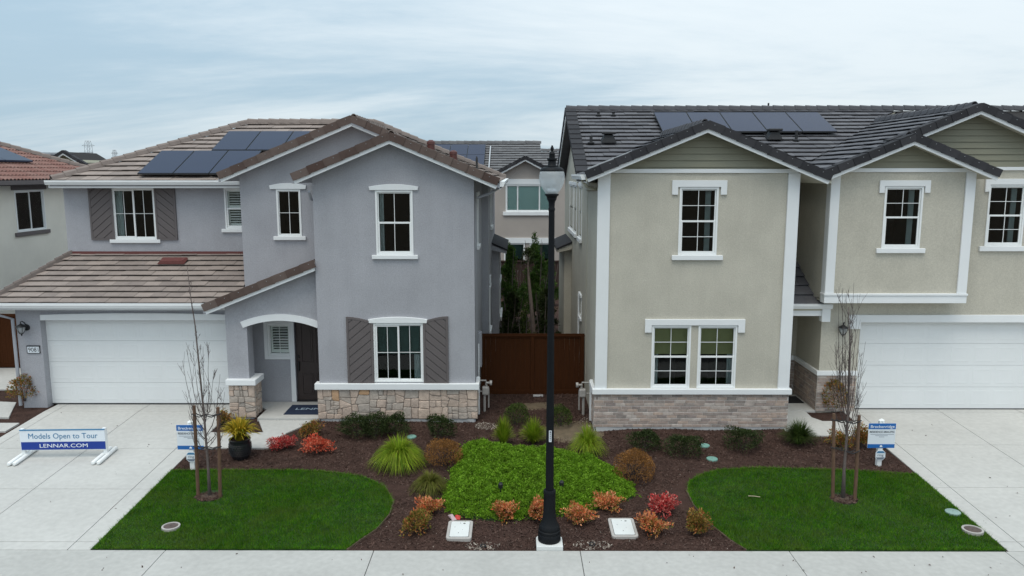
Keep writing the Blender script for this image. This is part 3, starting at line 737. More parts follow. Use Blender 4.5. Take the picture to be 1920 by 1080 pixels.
def wall_lamp(house, x, z, Y):
    xf = front(Y); l = MB(xf).lathe([(.0, 0), (.07, 0)], (0, 0, 0), 4) if False else None
    b = MB(); b.tube([(x + .05, Y, z - .02), (x + .05, Y - .03, z - .02)], .085, 14); b.tube([(x + .05, Y - .03, z + .03), (x + .05, Y - .09, z + .12), (x + .03, Y - .15, z + .175), (x, Y - .17, z + .16), (x, Y - .17, z + .11)], .013, 8)
    c = (x, Y - .17, z)
    b.lathe([(.018, .12), (.03, .10), (.06, .085), (.125, .045), (.13, .03), (.02, .03)], c, 12)
    b.lathe([(.005, -.22), (.018, -.20), (.012, -.18), (.045, -.16), (.05, -.15), (.02, -.148)], c, 12)
    for k in range(6):
        t = 2 * pi * k / 6 + .3; b.tube([(c[0] + .105 * cos(t), c[1] + .105 * sin(t), z + .035), (c[0] + .095 * cos(t), c[1] + .095 * sin(t), z - .06), (c[0] + .045 * cos(t), c[1] + .045 * sin(t), z - .155)], .007, 5)
    o = b.build('wall_lamp', 'black', house, smooth='auto')
    MB().lathe([(.10, .03), (.098, -.02), (.085, -.07), (.04, -.15)], c, 12).build('lamp_glass', 'globe', o, smooth=True)

# ================================================================== THE SETTING
E = 0.004
ys = [-400, 10.88, 10.9, 12.86, 19.8, 60, 900]; zs = [-.25, -.25, -.10, -.08, .27, .27, .2]
b = MB()
for x in (-900, 900): b.add([(x, y, z) for y, z in zip(ys, zs)], [])
n = len(ys); b.f += [(i, i + n, i + n + 1, i + 1) for i in range(n - 1)]
b.build('ground', 'soil', None, fix=False, kind='structure')
MB().box(-300, 300, -7., 10.6, -.24, -.15).build('road', mat('asphalt', (.052, .052, .054), .9, .15, 1.5, .5, 120, .006, fine=.3), None, kind='structure')
MB().box(-300, 300, 10.6, 10.75, -.2, -.02).build('kerb', 'concrete_walk', None, bevel=.02, kind='structure')
MB().box(-300, 300, 10.754, 11.42, -.2, -.03).build('verge', 'concrete_walk', None, kind='structure')
sw = MB().box(-60, 60, 11.424, 12.85, -.09, -.022).build('sidewalk', 'joint', None, kind='structure')
xs_ = [-24.6, -20.93, -17.25, -13.56, -9.87, -6.18, -2.49, 1.16, 4.85, 8.66, 12.35, 16.05, 19.7]
for a, c in zip(xs_[:-1], xs_[1:]):
    MB().box(a + .006, c - .006, 11.43, 12.845, -.085, random.uniform(-.002, .002)).build('slab', 'concrete_walk', sw, bevel=.006)

def slope_slab(name, xa, xb, ya, yb, parent, m='concrete', g=.0065):
    x0, x1, y0, y1 = xa + g, xb - g, ya + g, yb - g
    MB().loft([(x0, y0, G(y0) - .08), (x1, y0, G(y0) - .08), (x1, y1, G(y1) - .08), (x0, y1, G(y1) - .08)],
              [(x0, y0, G(y0)), (x1, y0, G(y0)), (x1, y1, G(y1)), (x0, y1, G(y1))]).build(name, m, parent, bevel=.005)
def drive(cols, rows, name):
    base = MB(); y0, y1 = rows[0], rows[-1]
    base.loft([(cols[0], y0, G(y0) - .1), (cols[-1], y0, G(y0) - .1), (cols[-1], y1, G(y1) - .1), (cols[0], y1, G(y1) - .1)],
              [(cols[0] + .003, y0, G(y0) - .014), (cols[-1] - .003, y0, G(y0) - .014), (cols[-1] - .003, y1, G(y1) - .014), (cols[0] + .003, y1, G(y1) - .014)])
    d = base.build(name, 'joint', None, kind='structure')
    for i in range(len(rows) - 1):
        for j in range(len(cols) - 1): slope_slab('slab', cols[j], cols[j + 1], rows[i], rows[i + 1], d)
    return d
drive([-12.50, -12.22, -9.98, -7.93, -7.52], [12.85, 13.13, 15.24, 17.33, 19.80, 20.22, 20.45], 'driveway')
drive([8.72, 9.08, 11.29, 13.4, 13.8, 17.], [12.85, 13.18, 15.36, 17.61, 19.78, 19.90, 20.10], 'driveway')

def flat_slab(name, poly, z, m='concrete', kind='structure', parent=None, th=.1, bevel=.006):
    zz_ = z if callable(z) else (lambda x, y: z)
    return MB().loft([(x, y, zz_(x, y) - th) for x, y in poly], [(x, y, zz_(x, y)) for x, y in poly]).build(name, m, parent, bevel=bevel, kind=kind)
gz = lambda x, y: G(y) + .004
# front walks
flat_slab('walkway', [(-7.50, 17.38), (-5.78, 17.38), (-5.72, 17.6), (-5.62, 18.3), (-5.2, 19.0), (-5.2, 19.16), (-6.58, 19.16), (-6.20, 18.34), (-7.50, 18.34)], gz)
flat_slab('porch_slab', [(-6.62, 19.17), (-5.0, 19.17), (-5.0, 20.62), (-7.2, 20.62), (-6.62, 19.9)], .372)
flat_slab('walkway', [(7.20, 18.17), (8.70, 18.17), (8.70, 19.14), (7.9, 19.14), (7.72, 19.4), (7.72, 19.9), (6.72, 19.9), (6.72, 18.5)], gz)
flat_slab('porch_slab', [(6.80, 19.905), (8.02, 19.905), (8.02, 21.4), (6.80, 21.4)], .36)
# strips beside the far left drive
flat_slab('stepping_slab', [(-16, 18.4), (-12.62, 18.4), (-12.62, 18.95), (-16, 18.95)], gz)
flat_slab('stepping_slab', [(-16, 19.35), (-13.15, 19.35), (-13.75, 20.6), (-16, 20.9)], gz)
flat_slab('side_path', [(-18, 21.9), (-13.2, 21.9), (-13.2, 24.4), (-18, 24.4)], .352)

# mulch bed: gently lumpy sheet
nx, ny = 260, 190; X0, X1, Y0, Y1 = -20., 20., 12.852, 41.9
gx_ = np.linspace(X0, X1, nx); gy_ = 12.852 + (41.9 - 12.852) * np.linspace(0, 1, ny) ** 1.7
XX, YY = np.meshgrid(gx_, gy_)
def lump(x, y): return .010 * np.sin(x * 2.1 + 1.3 * np.sin(y * 1.7)) + .008 * np.sin(y * 3.3 + x * 1.1) + .006 * np.sin(5 * x + 2 * y) - .028
ZZ = Gv(YY) + lump(XX, YY)
# banks up against the right house, dips by the meters
ZZ += -.10 * np.exp(-((XX - 1.4) ** 2 + (YY - 18.6) ** 2) / .8)
I = np.arange(nx * ny).reshape(ny, nx); Fq = np.stack([I[:-1, :-1], I[:-1, 1:], I[1:, 1:], I[1:, :-1]], -1).reshape(-1, 4)
npmesh('mulch_bed', np.stack([XX, YY, ZZ], -1).reshape(-1, 3), Fq, 'mulch', None, kind='structure')
def mz(x, y): return Gv(np.asarray(y, float)) + lump(np.asarray(x, float), np.asarray(y, float)) - .10 * np.exp(-((np.asarray(x) - 1.4) ** 2 + (np.asarray(y) - 18.6) ** 2) / .8)

# lawns -------------------------------------------------------------------------------------------------
pxL = [(319, 883), (450, 882), (600, 883), (680, 893), (722, 912), (738, 940), (730, 965), (705, 993), (672, 1015), (650, 1031)]
pxR = [(1400, 1030), (1370, 1012), (1330, 980), (1300, 945), (1288, 920), (1292, 902), (1315, 888), (1350, 880), (1420, 876), (1560, 880), (1690, 888)]
cvL = [gp(*p) for p in pxL]; cvR = [gp(*p) for p in pxR]
lawnL = [(-7.50, 12.87), (-7.51, cvL[0][1])] + cvL[1:-1] + [(cvL[-1][0], 12.87)]
lawnR = [(cvR[0][0], 12.87)] + cvR[1:-1] + [(8.70, cvR[-1][1]), (8.69, 12.87)]
def blades(poly, n, hmin, hmax, w, holes=()):
    p = sample(poly, n)
    for (hx, hy, hr) in holes: p = p[np.hypot(p[:, 0] - hx, (p[:, 1] - hy) * 1.0) > hr]
    n = len(p); az = rng.uniform(0, 2 * pi, n); h = rng.uniform(hmin, hmax, n); ln = rng.uniform(.1, .8, n) * h
    # mown patches lie slightly different ways
    bias = np.sin(p[:, 0] * 1.9 + np.sin(p[:, 1] * 2.3)) * np.cos(p[:, 1] * 1.7 + .6 * p[:, 0])
    h = h * (1 + .25 * bias)
    s = np.stack([np.cos(az) * w, np.sin(az) * w, np.zeros(n)], -1); z = Gv(p[:, 1]) + .004
    base = np.stack([p[:, 0], p[:, 1], z], -1); la = az + pi / 2 + rng.normal(0, .5, n)
    tip = base + np.stack([np.cos(la) * ln, np.sin(la) * ln, h], -1)
    V = np.stack([base - s, base + s, tip], 1).reshape(-1, 3); return V, np.arange(3 * n).reshape(-1, 3)
t1 = gp(392, 932); t2 = gp(1581, 935)
holesL = [(t1[0], t1[1], .27), (*gp(320, 991), .17)]; holesR = [(t2[0], t2[1], .27), (*gp(1785, 961), .14), (*gp(1822, 995), .17)]
for nm, poly, hl in (('lawn', lawnL, holesL), ('lawn', lawnR, holesR)):
    lw = flat_slab(nm, poly, lambda x, y: G(y) + .001, 'turf', 'structure', th=.06, bevel=0)
    V, Fc = blades(poly, 95000, .022, .050, .0045, hl); npmesh('grass', V, Fc, 'grass', None, kind='stuff')
    # a ragged fringe hangs over the edges
    q = sample(poly, 60000); q = q[edge_dist(q, poly) < .06]; q = q[:9000]; n_ = len(q); az = rng.uniform(0, 2 * pi, n_); h_ = rng.uniform(.03, .075, n_)
    b0 = np.stack([q[:, 0], q[:, 1], Gv(q[:, 1])], -1); sd_ = np.stack([np.cos(az), np.sin(az), 0 * az], -1) * .005; tp_ = b0 + np.stack([np.sin(az) * h_ * 1.3, -np.cos(az) * h_ * 1.3, h_ * .75], -1)
    npmesh('grass_fringe', np.stack([b0 - sd_, b0 + sd_, tp_], 1).reshape(-1, 3), np.arange(3 * n_).reshape(-1, 3), 'grass', None, kind='stuff')
for cv in (cvL, cvR):
    m = MB(); pts = [(x, y) for x, y in cv]
    for k in range(len(pts) - 1):
        a, c = Vector(pts[k]), Vector(pts[k + 1]); nn = (c - a).normalized(); nn = Vector((-nn.y, nn.x)) * .012
        z0_, z1_ = G(a.y), G(c.y)
        m.loft([(a.x - nn.x, a.y - nn.y, z0_ - .05), (a.x + nn.x, a.y + nn.y, z0_ - .05), (a.x + nn.x, a.y + nn.y, z0_ + .008), (a.x - nn.x, a.y - nn.y, z0_ + .008)],
               [(c.x - nn.x, c.y - nn.y, z1_ - .05), (c.x + nn.x, c.y + nn.y, z1_ - .05), (c.x + nn.x, c.y + nn.y, z1_ + .008), (c.x - nn.x, c.y - nn.y, z1_ + .008)])
    m.build('lawn_edging', mat('edging_wood', (.115, .078, .055), .8, .2, 6), None, kind='structure')

def scatter_chips(name, pts, m, lo, hi, flat=.5, lift=.006, zfun=mz):
    n = len(pts); L = rng.uniform(lo, hi, n); wv = L * rng.uniform(.25, .55, n); az = rng.uniform(0, 2 * pi, n); ti = rng.normal(0, flat, n); ro = rng.normal(0, flat, n)
    d = np.stack([np.cos(az) * np.cos(ti), np.sin(az) * np.cos(ti), np.sin(ti)], -1); s = np.stack([-np.sin(az), np.cos(az), np.sin(ro)], -1)
    c = np.stack([pts[:, 0], pts[:, 1], zfun(pts[:, 0], pts[:, 1]) + lift + rng.uniform(0, .012, n)], -1)
    up = np.array([0, 0, 1.]) * (wv * .6)[:, None]
    V = np.stack([c - d * L[:, None] / 2 - s * wv[:, None] / 2, c + d * L[:, None] / 2 - s * wv[:, None] * .3, c + d * L[:, None] * .4 + s * wv[:, None] / 2, c - d * L[:, None] * .45 + s * wv[:, None] * .4, c + up], 1).reshape(-1, 3)
    k = (5 * np.arange(n))[:, None]; Fc = (np.array([[0, 1, 4], [1, 2, 4], [2, 3, 4], [3, 0, 4]])[None] + k[:, :, None]).reshape(-1, 3)
    return npmesh(name, V, Fc, m, None, kind='stuff')
bed = [(-7.5, 16.1), (-4.2, 16.2), (-2.2, 15.4), (-2.9, 12.9), (4.2, 12.9), (3.0, 15.0), (4.0, 16.3), (8.7, 15.9), (8.7, 18.6), (2.2, 18.9), (1.9, 21.5), (-.8, 21.5), (-1., 19.2), (-7.5, 19.2)]
pts = sample(bed, 52000)
for pl in (lawnL, lawnR, [(-7.50, 17.38), (-5.78, 17.38), (-5.2, 19.16), (-6.58, 19.16), (-6.20, 18.34), (-7.50, 18.34)], [(7.20, 18.17), (8.70, 18.17), (8.70, 19.14), (6.72, 19.9)]): pts = pts[~inside(pts, pl)]
scatter_chips('mulch_chips', pts, 'chips', .018, .055)
pale = sample([(-2.9, 12.9), (4.2, 12.9), (3.0, 15.0), (5, 17), (8, 17.), (2, 18), (-4, 17.5), (-2.2, 15.4)], 500)
for pl in (lawnL, lawnR): pale = pale[~inside(pale, pl)]
scatter_chips('wood_flakes', pale, 'gravelbits', .012, .03)
dz = lambda x, y: Gv(y) + .001
lit = np.concatenate([rng.uniform((-7.5, 11.5), (9, 12.8), (46, 2)), rng.uniform((-12, 13), (-7.7, 20), (26, 2)), rng.uniform((8.9, 13), (13.5, 19.8), (26, 2))])
scatter_chips('litter', lit, 'chips', .015, .05, lift=.002, zfun=dz)
def disc(cx_, cy_, rx, ry, n):
    a = rng.uniform(0, 2 * pi, n); r = np.sqrt(rng.uniform(0, 1, n)); return np.stack([cx_ + rx * r * np.cos(a), cy_ + ry * r * np.sin(a)], -1)
gpts = np.concatenate([disc(*gp(1068, 806), .42, .5, 420), disc(*gp(912, 797), .3, .25, 260), disc(*gp(1108, 790), .3, .5, 160), disc(*gp(906, 1021), .33, .14, 130), disc(*gp(1112, 1021), .36, .16, 150)])
scatter_chips('gravel', gpts, 'gravelbits', .015, .05, lift=.01)
# bare soil patches
for (px, py, rx, ry) in ((1102, 808, .38, .42), (1005, 760, .55, .35)):
    c = gp(px, py); k = 18
    ring_ = [(c[0] + rx * cos(2 * pi * i / k) * (1 + .15 * sin(3 * i)), c[1] + ry * sin(2 * pi * i / k) * (1 + .12 * cos(2 * i))) for i in range(k)]
    MB().add([(x, y, float(mz(x, y)) + .004) for x, y in ring_] + [(c[0], c[1], float(mz(*c)) + .05)], [(i, (i + 1) % k, k) for i in range(k)]).build('bare_soil', 'soil', None, fix=False, kind='structure', smooth=True)

# ================================================================== LEFT (GREY) HOUSE
s5 = 5 / 12
LH = thing('grey_house', 'two-storey lavender-grey stucco house with brown tile roof, dark shutters and stone wainscot', 'house', (-6.5, 22, .3))
e = 6.41                                                    # eave height
YM, YU, YB, YP, YG, YW = 19.15, 20.65, 20.65, 19.40, 20.20, 22.27
XR, XL = -1.0, -4.975; ZT = .30
SG = 'stucco_grey'
sills = (.11, .10, .07)
# main gable front wall
w_up = rect(704.5, 357, 774.5, 478, YM); w_lo = rect(701, 606, 794, 716, YM)
rx_m, rz_m = -3.0, e + s5 * 2.65
holes = [(w[0] + .012, w[1] - .012, w[2] + .012, w[3] - .012) for w in (w_up, w_lo)]
zsh = e + s5 * (-.35 - XR) - .12
m = MB(front(YM)); grid_wall(m, [XL, XR], [.27, zsh], holes, -.16, 0)
m.build('wall', SG, LH)
MB().loft([(XL, YM, zsh), (XR, YM, zsh), (rx_m, YM, rz_m - .12)], [(XL, YM + .16, zsh), (XR, YM + .16, zsh), (rx_m, YM + .16, rz_m - .12)]).build('gable_wall', SG, LH)
window(LH, front(YM), *w_up, kind='hung', grid=(2, 1), header=h_arch(.13, .155, .06), sill=sills, inside_='L')
window(LH, front(YM), *w_lo, kind='slider', grid=(2, 2), header=h_arch(.10, .165, .06), inside_='dR')
for px0, px1, pt, pb, ih, sl in ((651, 700.5, 594, 720.5, 'left', '/'), (794.5, 841, 593, 719.5, 'right', '\\')):
    r = rect(px0, pt, px1, pb, YM); shutter(LH, front(YM), r[0], r[1], r[2], r[3], .13, ih, sl)
# right side wall, with its small jog
wsd = MB(faceR(XR)); hs = [(20.6, 21.15, 4.95, 6.02), (20.35, 21.0, 1.6, 2.9)]
grid_wall(wsd, [YM + .001, 23.5], [.27, zsh + .02], [], -.16, 0); wsd.build('wall', SG, LH)
wsd2 = MB(faceR(-.80)); grid_wall(wsd2, [23.5, 31], [.27, 6.45], [], -.36, 0); wsd2.build('wall', SG, LH)
window(LH, faceR(XR), 20.45, 21.15, 4.70, 6.02, kind='hung', grid=(2, 1), room=False, header=h_bar(.1, .1), sill=(.1, .1, .07))
window(LH, faceR(-.8), 25.6, 26.8, 4.85, 6.1, kind='hung', grid=(2, 1), room=False, header=h_bar(.1, .1), sill=(.1, .1, .07))
window(LH, faceR(-.8), 23.9, 24.7, 1.7, 3.0, kind='hung', grid=(2, 1), room=False, header=h_bar(.1, .1), sill=(.1, .1, .07))
MB().tube([(-.96, 20.2, .6), (-.96, 20.2, 2.1)], .02, 8).build('conduit', 'trim', LH)
MB().box(-1.0, -.9, 20.62, 20.95, 1.35, 2.3).build('electric_panel', 'stucco_grey', LH, bevel=.01)
MB().box(-.80, -.75, 24.2, 24.5, 3.15, 3.4).build('vent_hood', 'trim', LH, bevel=.01)
# wainscot
zb0, zb1, zst = at(700, 731, YM)[1] + .02, at(700, 718, YM)[1], .37
MB().loft([(XL - .11, YM - .10, zb0), (XR + .10, YM - .10, zb0), (XR + .10, YM + .55, zb0), (XR, YM + .55, zb0), (XR, YM, zb0), (XL, YM, zb0), (XL, YM + .16, zb0), (XL - .11, YM + .16, zb0)],
          [(XL - .11, YM - .10, zb1), (XR + .10, YM - .10, zb1), (XR + .10, YM + .55, zb1), (XR, YM + .55, zb1), (XR, YM, zb1), (XL, YM, zb1), (XL, YM + .16, zb1), (XL - .11, YM + .16, zb1)]).build('band', 'trim', LH, bevel=.012)
stones(LH, front(YM), XL - .06, XR + .055, zst, zb0 - .002)
stones(LH, faceR(XR), YM + .0, YM + .5, zst, zb0 - .002)
MB().box(XR + .0, XR + .085, YM + .5, YM + .58, zst - .05, zb1 + .02).build('end_trim', 'trim', LH, bevel=.01)
MB().box(XL + .02, XR - .03, YM - .02, YM - .0005, .12, zst - .002).build('foundation', 'foundation', LH)
MB().box(XR - .03, XR + .0, YM + .0, 23.4, .12, .268).build('foundation', 'foundation', LH)
# main gable roof
PR = (e + s5 * -.35, -s5, 0.)                                # right slope z = e + s5*(-.35 - x)
lim = Budget(300)
TB = 'tile_brown'
# garage roof first: its tiles show largest
zg = at(100, 568, 19.74)[1] - .01
PG = (zg - s5 * 19.80, 0., s5)
roof_plane(LH, [(-13.72, 19.80), (-7.3, 19.80), (-7.29, 22.27), (-12.83, 22.27)], *PG, TB, budget=lim, exposure=.285, width=.42)
PF = (e - s5 * 21.86, 0., s5)                                # front slope of the main hip
roof_plane(LH, [(-13.05, 21.86), (-7.55, 21.86), (-4.2, 25.36), (-4.7, 26.32), (-8.9, 26.32)], *PF, TB, budget=lim, exposure=.36)
roof_plane(LH, [(-.35, 18.79), (-3.0, 18.79), (-3.0, 20.25), (-.35, 20.25)], *PR, TB, origin=(-.35, 18.75))
roof_plane(LH, [(-.35, 20.25), (-4.2, 20.25), (-4.5, 26.2), (-.35, 30.5)], *PR, TB, origin=(-.35, 18.75))
XLm = -5.37; eLm = rz_m - s5 * (-3.0 - XLm); PLm = (eLm - s5 * XLm, s5, 0.)
roof_plane(LH, [(XLm, 18.79), (-3.0, 18.79), (-3.0, 20.66), (XLm, 20.66)], *PLm, TB)
XLu = -7.71; eLu = e + s5 * 3.85 - s5 * (-4.2 - XLu); PLu = (eLu - s5 * XLu, s5, 0.)
roof_plane(LH, [(XLu, 20.29), (-4.2, 20.29), (-4.2, 25.5), (XLu, 21.9)], *PLu, TB)
roof_plane(LH, [(-13.05, 21.86), (-8.9, 26.32), (-13.05, 30.8)], e + s5 * 13.05, s5, 0., TB, tiles=False)
roof_plane(LH, [(-13.05, 30.8), (-.35, 30.8), (-4.7, 26.32), (-8.9, 26.32)], e + s5 * 30.8, 0., -s5, TB, tiles=False)
# porch roof
XLp = at(379, 583, 19.05)[0]; zp = at(379, 577, 19.05)[1]; sp = .40; PP = (zp - sp * XLp, sp, 0.)
roof_plane(LH, [(XLp, 19.09), (XL + .0, 19.09), (XL, 20.64), (XLp, 20.64)], *PP, TB)
zr = e + s5 * 3.85; zrm = rz_m; zridge = e + s5 * (26.32 - 21.86)
RB = 'rake_brown'
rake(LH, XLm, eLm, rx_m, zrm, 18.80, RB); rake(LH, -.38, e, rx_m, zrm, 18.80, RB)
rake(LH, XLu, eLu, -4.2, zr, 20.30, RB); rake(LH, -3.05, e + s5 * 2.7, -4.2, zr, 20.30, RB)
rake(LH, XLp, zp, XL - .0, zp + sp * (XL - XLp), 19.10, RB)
cap_line(LH, (-3.0, 19.08, zrm + .01), (-3.0, 20.3, zrm + .01), TB, w=.095); cap_line(LH, (-4.2, 20.58, zr + .01), (-4.2, 25.3, zr + .01), TB, w=.095)
cap_line(LH, (-8.9, 26.32, zridge + .03), (-4.7, 26.32, zridge + .03), TB)
cap_line(LH, (-13.02, 21.9, e + .03), (-8.9, 26.32, zridge + .03), TB)
cap_line(LH, (-.4, 30.45, e + .05), (-4.7, 26.32, zridge + .03), TB)
cap_line(LH, (-13.72, 19.82, zg + .02), (-12.83, 22.25, zg + s5 * 2.45 + .02), TB, w=.035, ln=.285, name='edge_tile')
gutter(LH, -13.14, XLu + .02, 21.74, e - .005); gutter(LH, -13.8, -7.2, 19.69, zg - .015, h=.13)
MB().box(-13.1, XLu, 21.865, 21.885, e - .22, e - .03).build('fascia', 'trim', LH)
MB().box(-13.72, -7.3, 19.82, 19.84, zg - .2, zg - .04).build('fascia', 'trim', LH)
gutter_side(LH, -.24, 18.78, 30.4, e - .005, 1)
MB().box(-.37, -.35, 18.83, 30.4, e - .2, e - .03).build('fascia', 'trim', LH)
# upper gable wall, its window
XUL = -7.29
w_u2 = rect(519, 355, 564.5, 443, YU)
m = MB(front(YU)); grid_wall(m, [XUL, XL + .3], [2.9, e + .05], [(w_u2[0] + .012, w_u2[1] - .012, w_u2[2] + .012, w_u2[3] - .012)], -.16, 0); m.build('wall', SG, LH)
zl = eLu + s5 * (XUL - XLu) - .12
MB().loft([(XUL, YU, e + .05), (XL + .3, YU, e + .05), (XL + .3, YU, PLu[0] + s5 * (-4.2) - .12 if False else zr - .12), (-4.2 - .78, YU, zr - .12 - s5 * .78), (XUL, YU, max(zl, e + .051))],
          [(XUL, YU + .16, e + .05), (XL + .3, YU + .16, e + .05), (XL + .3, YU + .16, zr - .12), (-4.98, YU + .16, zr - .12 - s5 * .78), (XUL, YU + .16, max(zl, e + .051))]).build('gable_wall', SG, LH) if False else None
MB().loft([(XUL, YU, e + .05), (-1.5, YU, e + .05), (-1.5, YU, zr - .13 - s5 * 2.7), (-4.2, YU, zr - .13), (XUL, YU, zr - .13 - s5 * (XUL + 4.2) * -1)],
          [(XUL, YU + .16, e + .05), (-1.5, YU + .16, e + .05), (-1.5, YU + .16, zr - .13 - s5 * 2.7), (-4.2, YU + .16, zr - .13), (XUL, YU + .16, zr - .13 - s5 * (XUL + 4.2) * -1)]).build('gable_wall', SG, LH)
window(LH, front(YU), *w_u2, kind='fixed', grid=(2, 2), header=h_arch(.15, .165, .06), sill=sills)
MB().box(XUL, XUL + .16, YU + .161, YW, 2.5, zl + .02).build('wall', SG, LH)
MB().box(XL - .0, XL + .16, YM + .161, YU - .001, .3, e + .1).build('wall', SG, LH)
# left wing upper wall
w_w1 = rect(209.5, 352, 290.5, 449, YW); w_w2 = rect(421, 353, 468, 429, YW)
m = MB(front(YW)); grid_wall(m, [-12.93, XUL + .0], [3.6, e + .02], [(w[0] + .012, w[1] - .012, w[2] + .012, w[3] - .012) for w in (w_w1, w_w2)], -.16, 0); m.build('wall', SG, LH)
window(LH, front(YW), *w_w1, kind='slider', grid=(2, 2), header=h_arch(.13, .12, .05), sill=sills, inside_='L')
window(LH, front(YW), *w_w2, kind='hung', grid=None, header=h_bar(.1, .11), sill=sills, inside_='p')
for px0, px1, ih, sl in ((167.5, 212, 'left', '/'), (291, 330, 'right', '\\')):
    r = rect(px0, 345, px1, 450, YW); shutter(LH, front(YW), r[0], r[1], r[2], r[3], .015, ih, sl)
MB().box(-12.93, -12.77, YW + .161, 31, .3, e).build('wall', SG, LH)
MB().box(-12.93, -.8, 31, 31.16, .3, e).build('wall', SG, LH)
MB().box(-12.8, XUL, YW - .03, YW - .002, zg + s5 * 2.42 - .03, zg + s5 * 2.42 + .085).build('roof_flashing', 'flash_red', LH)
# garage front
XGL = -13.28; xd0, xd1 = -12.58, -7.68
zdt = at(250, 600, 20.36)[1]
m = MB(front(YG)); grid_wall(m, [XGL, -7.2], [.25, zg + .05], [(xd0 - .06, xd1 + .03, .2, zdt + .01)], -.28, 0); m.build('wall', SG, LH)
MB().box(XGL, XGL + .16, YG + .281, YW + .16, .25, zg - .12).build('wall', SG, LH)
garage_door(LH, xd0 - .055, xd1 + .025, .372, zdt, 20.42)
zh0, zh1 = at(250, 600.5, YG)[1], at(250, 587, YG)[1]
MB(front(YG)).loft(*[[(x, o, z) for x, z in [(at(75, 596, YG)[0], zh0), (-7.35, zh0)] + [(-7.35 + (at(75, 596, YG)[0] + 7.35) * k / 12, zh1 - .045 + .045 * (1 - (2 * k / 12 - 1) ** 2)) for k in range(13)]] for o in (0, .05)]).build('garage_header', 'trim', LH, bevel=.008)
wall_lamp(LH, at(45, 613, YG)[0], at(45, 613, YG)[1], YG)
r = rect(50.5, 650, 73, 662, YG)
pl = MB(front(YG)).box(r[0], r[1], 0, .025, r[2], r[3]).build('number_plate', 'sign_white', LH); fr = MB(front(YG)); fr.box(r[0] - .012, r[1] + .02, 0, .035, r[3], r[3] + .025); fr.box(r[0] - .012, r[0], 0, .03, r[2] - .012, r[3]); fr.box(r[1], r[1] + .012, 0, .03, r[2] - .012, r[3]); fr.box(r[0], r[1], 0, .03, r[2] - .012, r[2])
fr.build('plate_frame', 'ink', pl); text(pl, '9081', 'ink', r[0] + .025, r[1] - .025, r[2] + .03, r[3] - .03, lambda a, o, z: (a, YG - .025 - o, z))
MB().tube([(XGL - .42, 19.76, zg - .14), (XGL - .42, 19.8, zg - .26), (XGL - .055, YG - .05, zg - .5), (XGL - .055, YG - .05, .4)], .042, 6).build('downspout', 'soffit', LH)
MB(front(YG)).prism([(XGL, .25), (XGL + .75, .25), (XGL + .55, .36), (XGL, .42)], 'Z', 0, 1) if False else None
# porch front wall with arch
xa0, xa1 = at(464, 650, YP)[0], XL - .01
zc, zsp = at(525, 601, YP)[1], at(456, 614.6, YP)[1]
acx = at(525, 600, YP)[0]; half = acx - at(456, 614, YP)[0]
sag = zc - zsp; RA = (half ** 2 + sag ** 2) / (2 * sag)
def arc(x, R, c): return c - RA + sqrt(max(R * R - (x - acx) ** 2, 0))
pxl = at(425, 660, YP)[0]
top = lambda x: PP[0] + sp * x - .10
pts = [(pxl, 1.0), (xa0, 1.0)] + [(x, arc(x, RA, zc)) for x in np.linspace(xa0, xa1, 15)] + [(xa1, top(xa1)), (pxl, top(pxl))]
pts = [(float(a), float(b_)) for a, b_ in pts]
# n-gon is concave: build as strips
m = MB(front(YP))
m.loft([(pxl, 0, 1.0), (xa0, 0, 1.0), (xa0, 0, top(xa0)), (pxl, 0, top(pxl))], [(pxl, -.42, 1.0), (xa0, -.42, 1.0), (xa0, -.42, top(xa0)), (pxl, -.42, top(pxl))])
xx = list(np.linspace(xa0, xa1, 15)); vs = []; fs = []
for x in xx:
    for o in (0, -.42): vs += [(x, o, arc(x, RA, zc)), (x, o, top(x))]
for k in range(14):
    q = 4 * k; fs += [(q, q + 4, q + 5, q + 1), (q + 2, q + 3, q + 7, q + 6), (q, q + 2, q + 6, q + 4), (q + 1, q + 5, q + 7, q + 3)]
m.add(vs, fs); m.build('porch_wall', SG, LH, fix=True)
# arched trim
R2 = RA + (at(525, 589, YP)[1] - zc); vs = []
xs2 = np.linspace(-half, half, 19); lo = []; hi = []
for t in xs2:
    ang = math.asin(t / RA); lo.append((acx + RA * sin(ang), zc - RA + RA * cos(ang))); hi.append((acx + R2 * sin(ang), zc - RA + R2 * cos(ang)))
hi[-1] = (min(hi[-1][0], XL - .01), hi[-1][1]); m = MB(front(YP))
for k in range(18):
    c = [lo[k], lo[k + 1], hi[k + 1], hi[k]]; c = [(min(a, XL - .003), b_) for a, b_ in c]
    m.v += []
    n0 = len(m.v); m.add([(a, 0, b_) for a, b_ in c] + [(a, .05, b_) for a, b_ in c], [(4, 5, 6, 7), (0, 1, 5, 4), (2, 3, 7, 6)] + ([(3, 0, 4, 7)] if k == 0 else []) + ([(1, 2, 6, 5)] if k == 17 else []))
m.build('arch_trim', 'trim', LH)
# porch pillar
pz0, pz1 = at(450, 723, 19.3)[1], at(450, 712, 19.3)[1]
ppx0, ppx1 = at(429, 740, 19.34)[0], at(478, 740, 19.34)[0]
MB().box(ppx0 + .06, ppx1 - .06, 19.36, 19.88, .28, 1.02).build('pillar', SG, LH)
stones(LH, front(19.36), ppx0, ppx1, .33, pz0 - .002, orange=0, amin=.03)
stones(LH, faceR(ppx1 - .06), 19.36, 19.9, .33, pz0 - .002, orange=0, amin=.03)
MB().box(ppx0 - .05, ppx1 + .05, 19.26, 19.95, pz0, pz1).build('pillar_cap', 'trim', LH, bevel=.015)
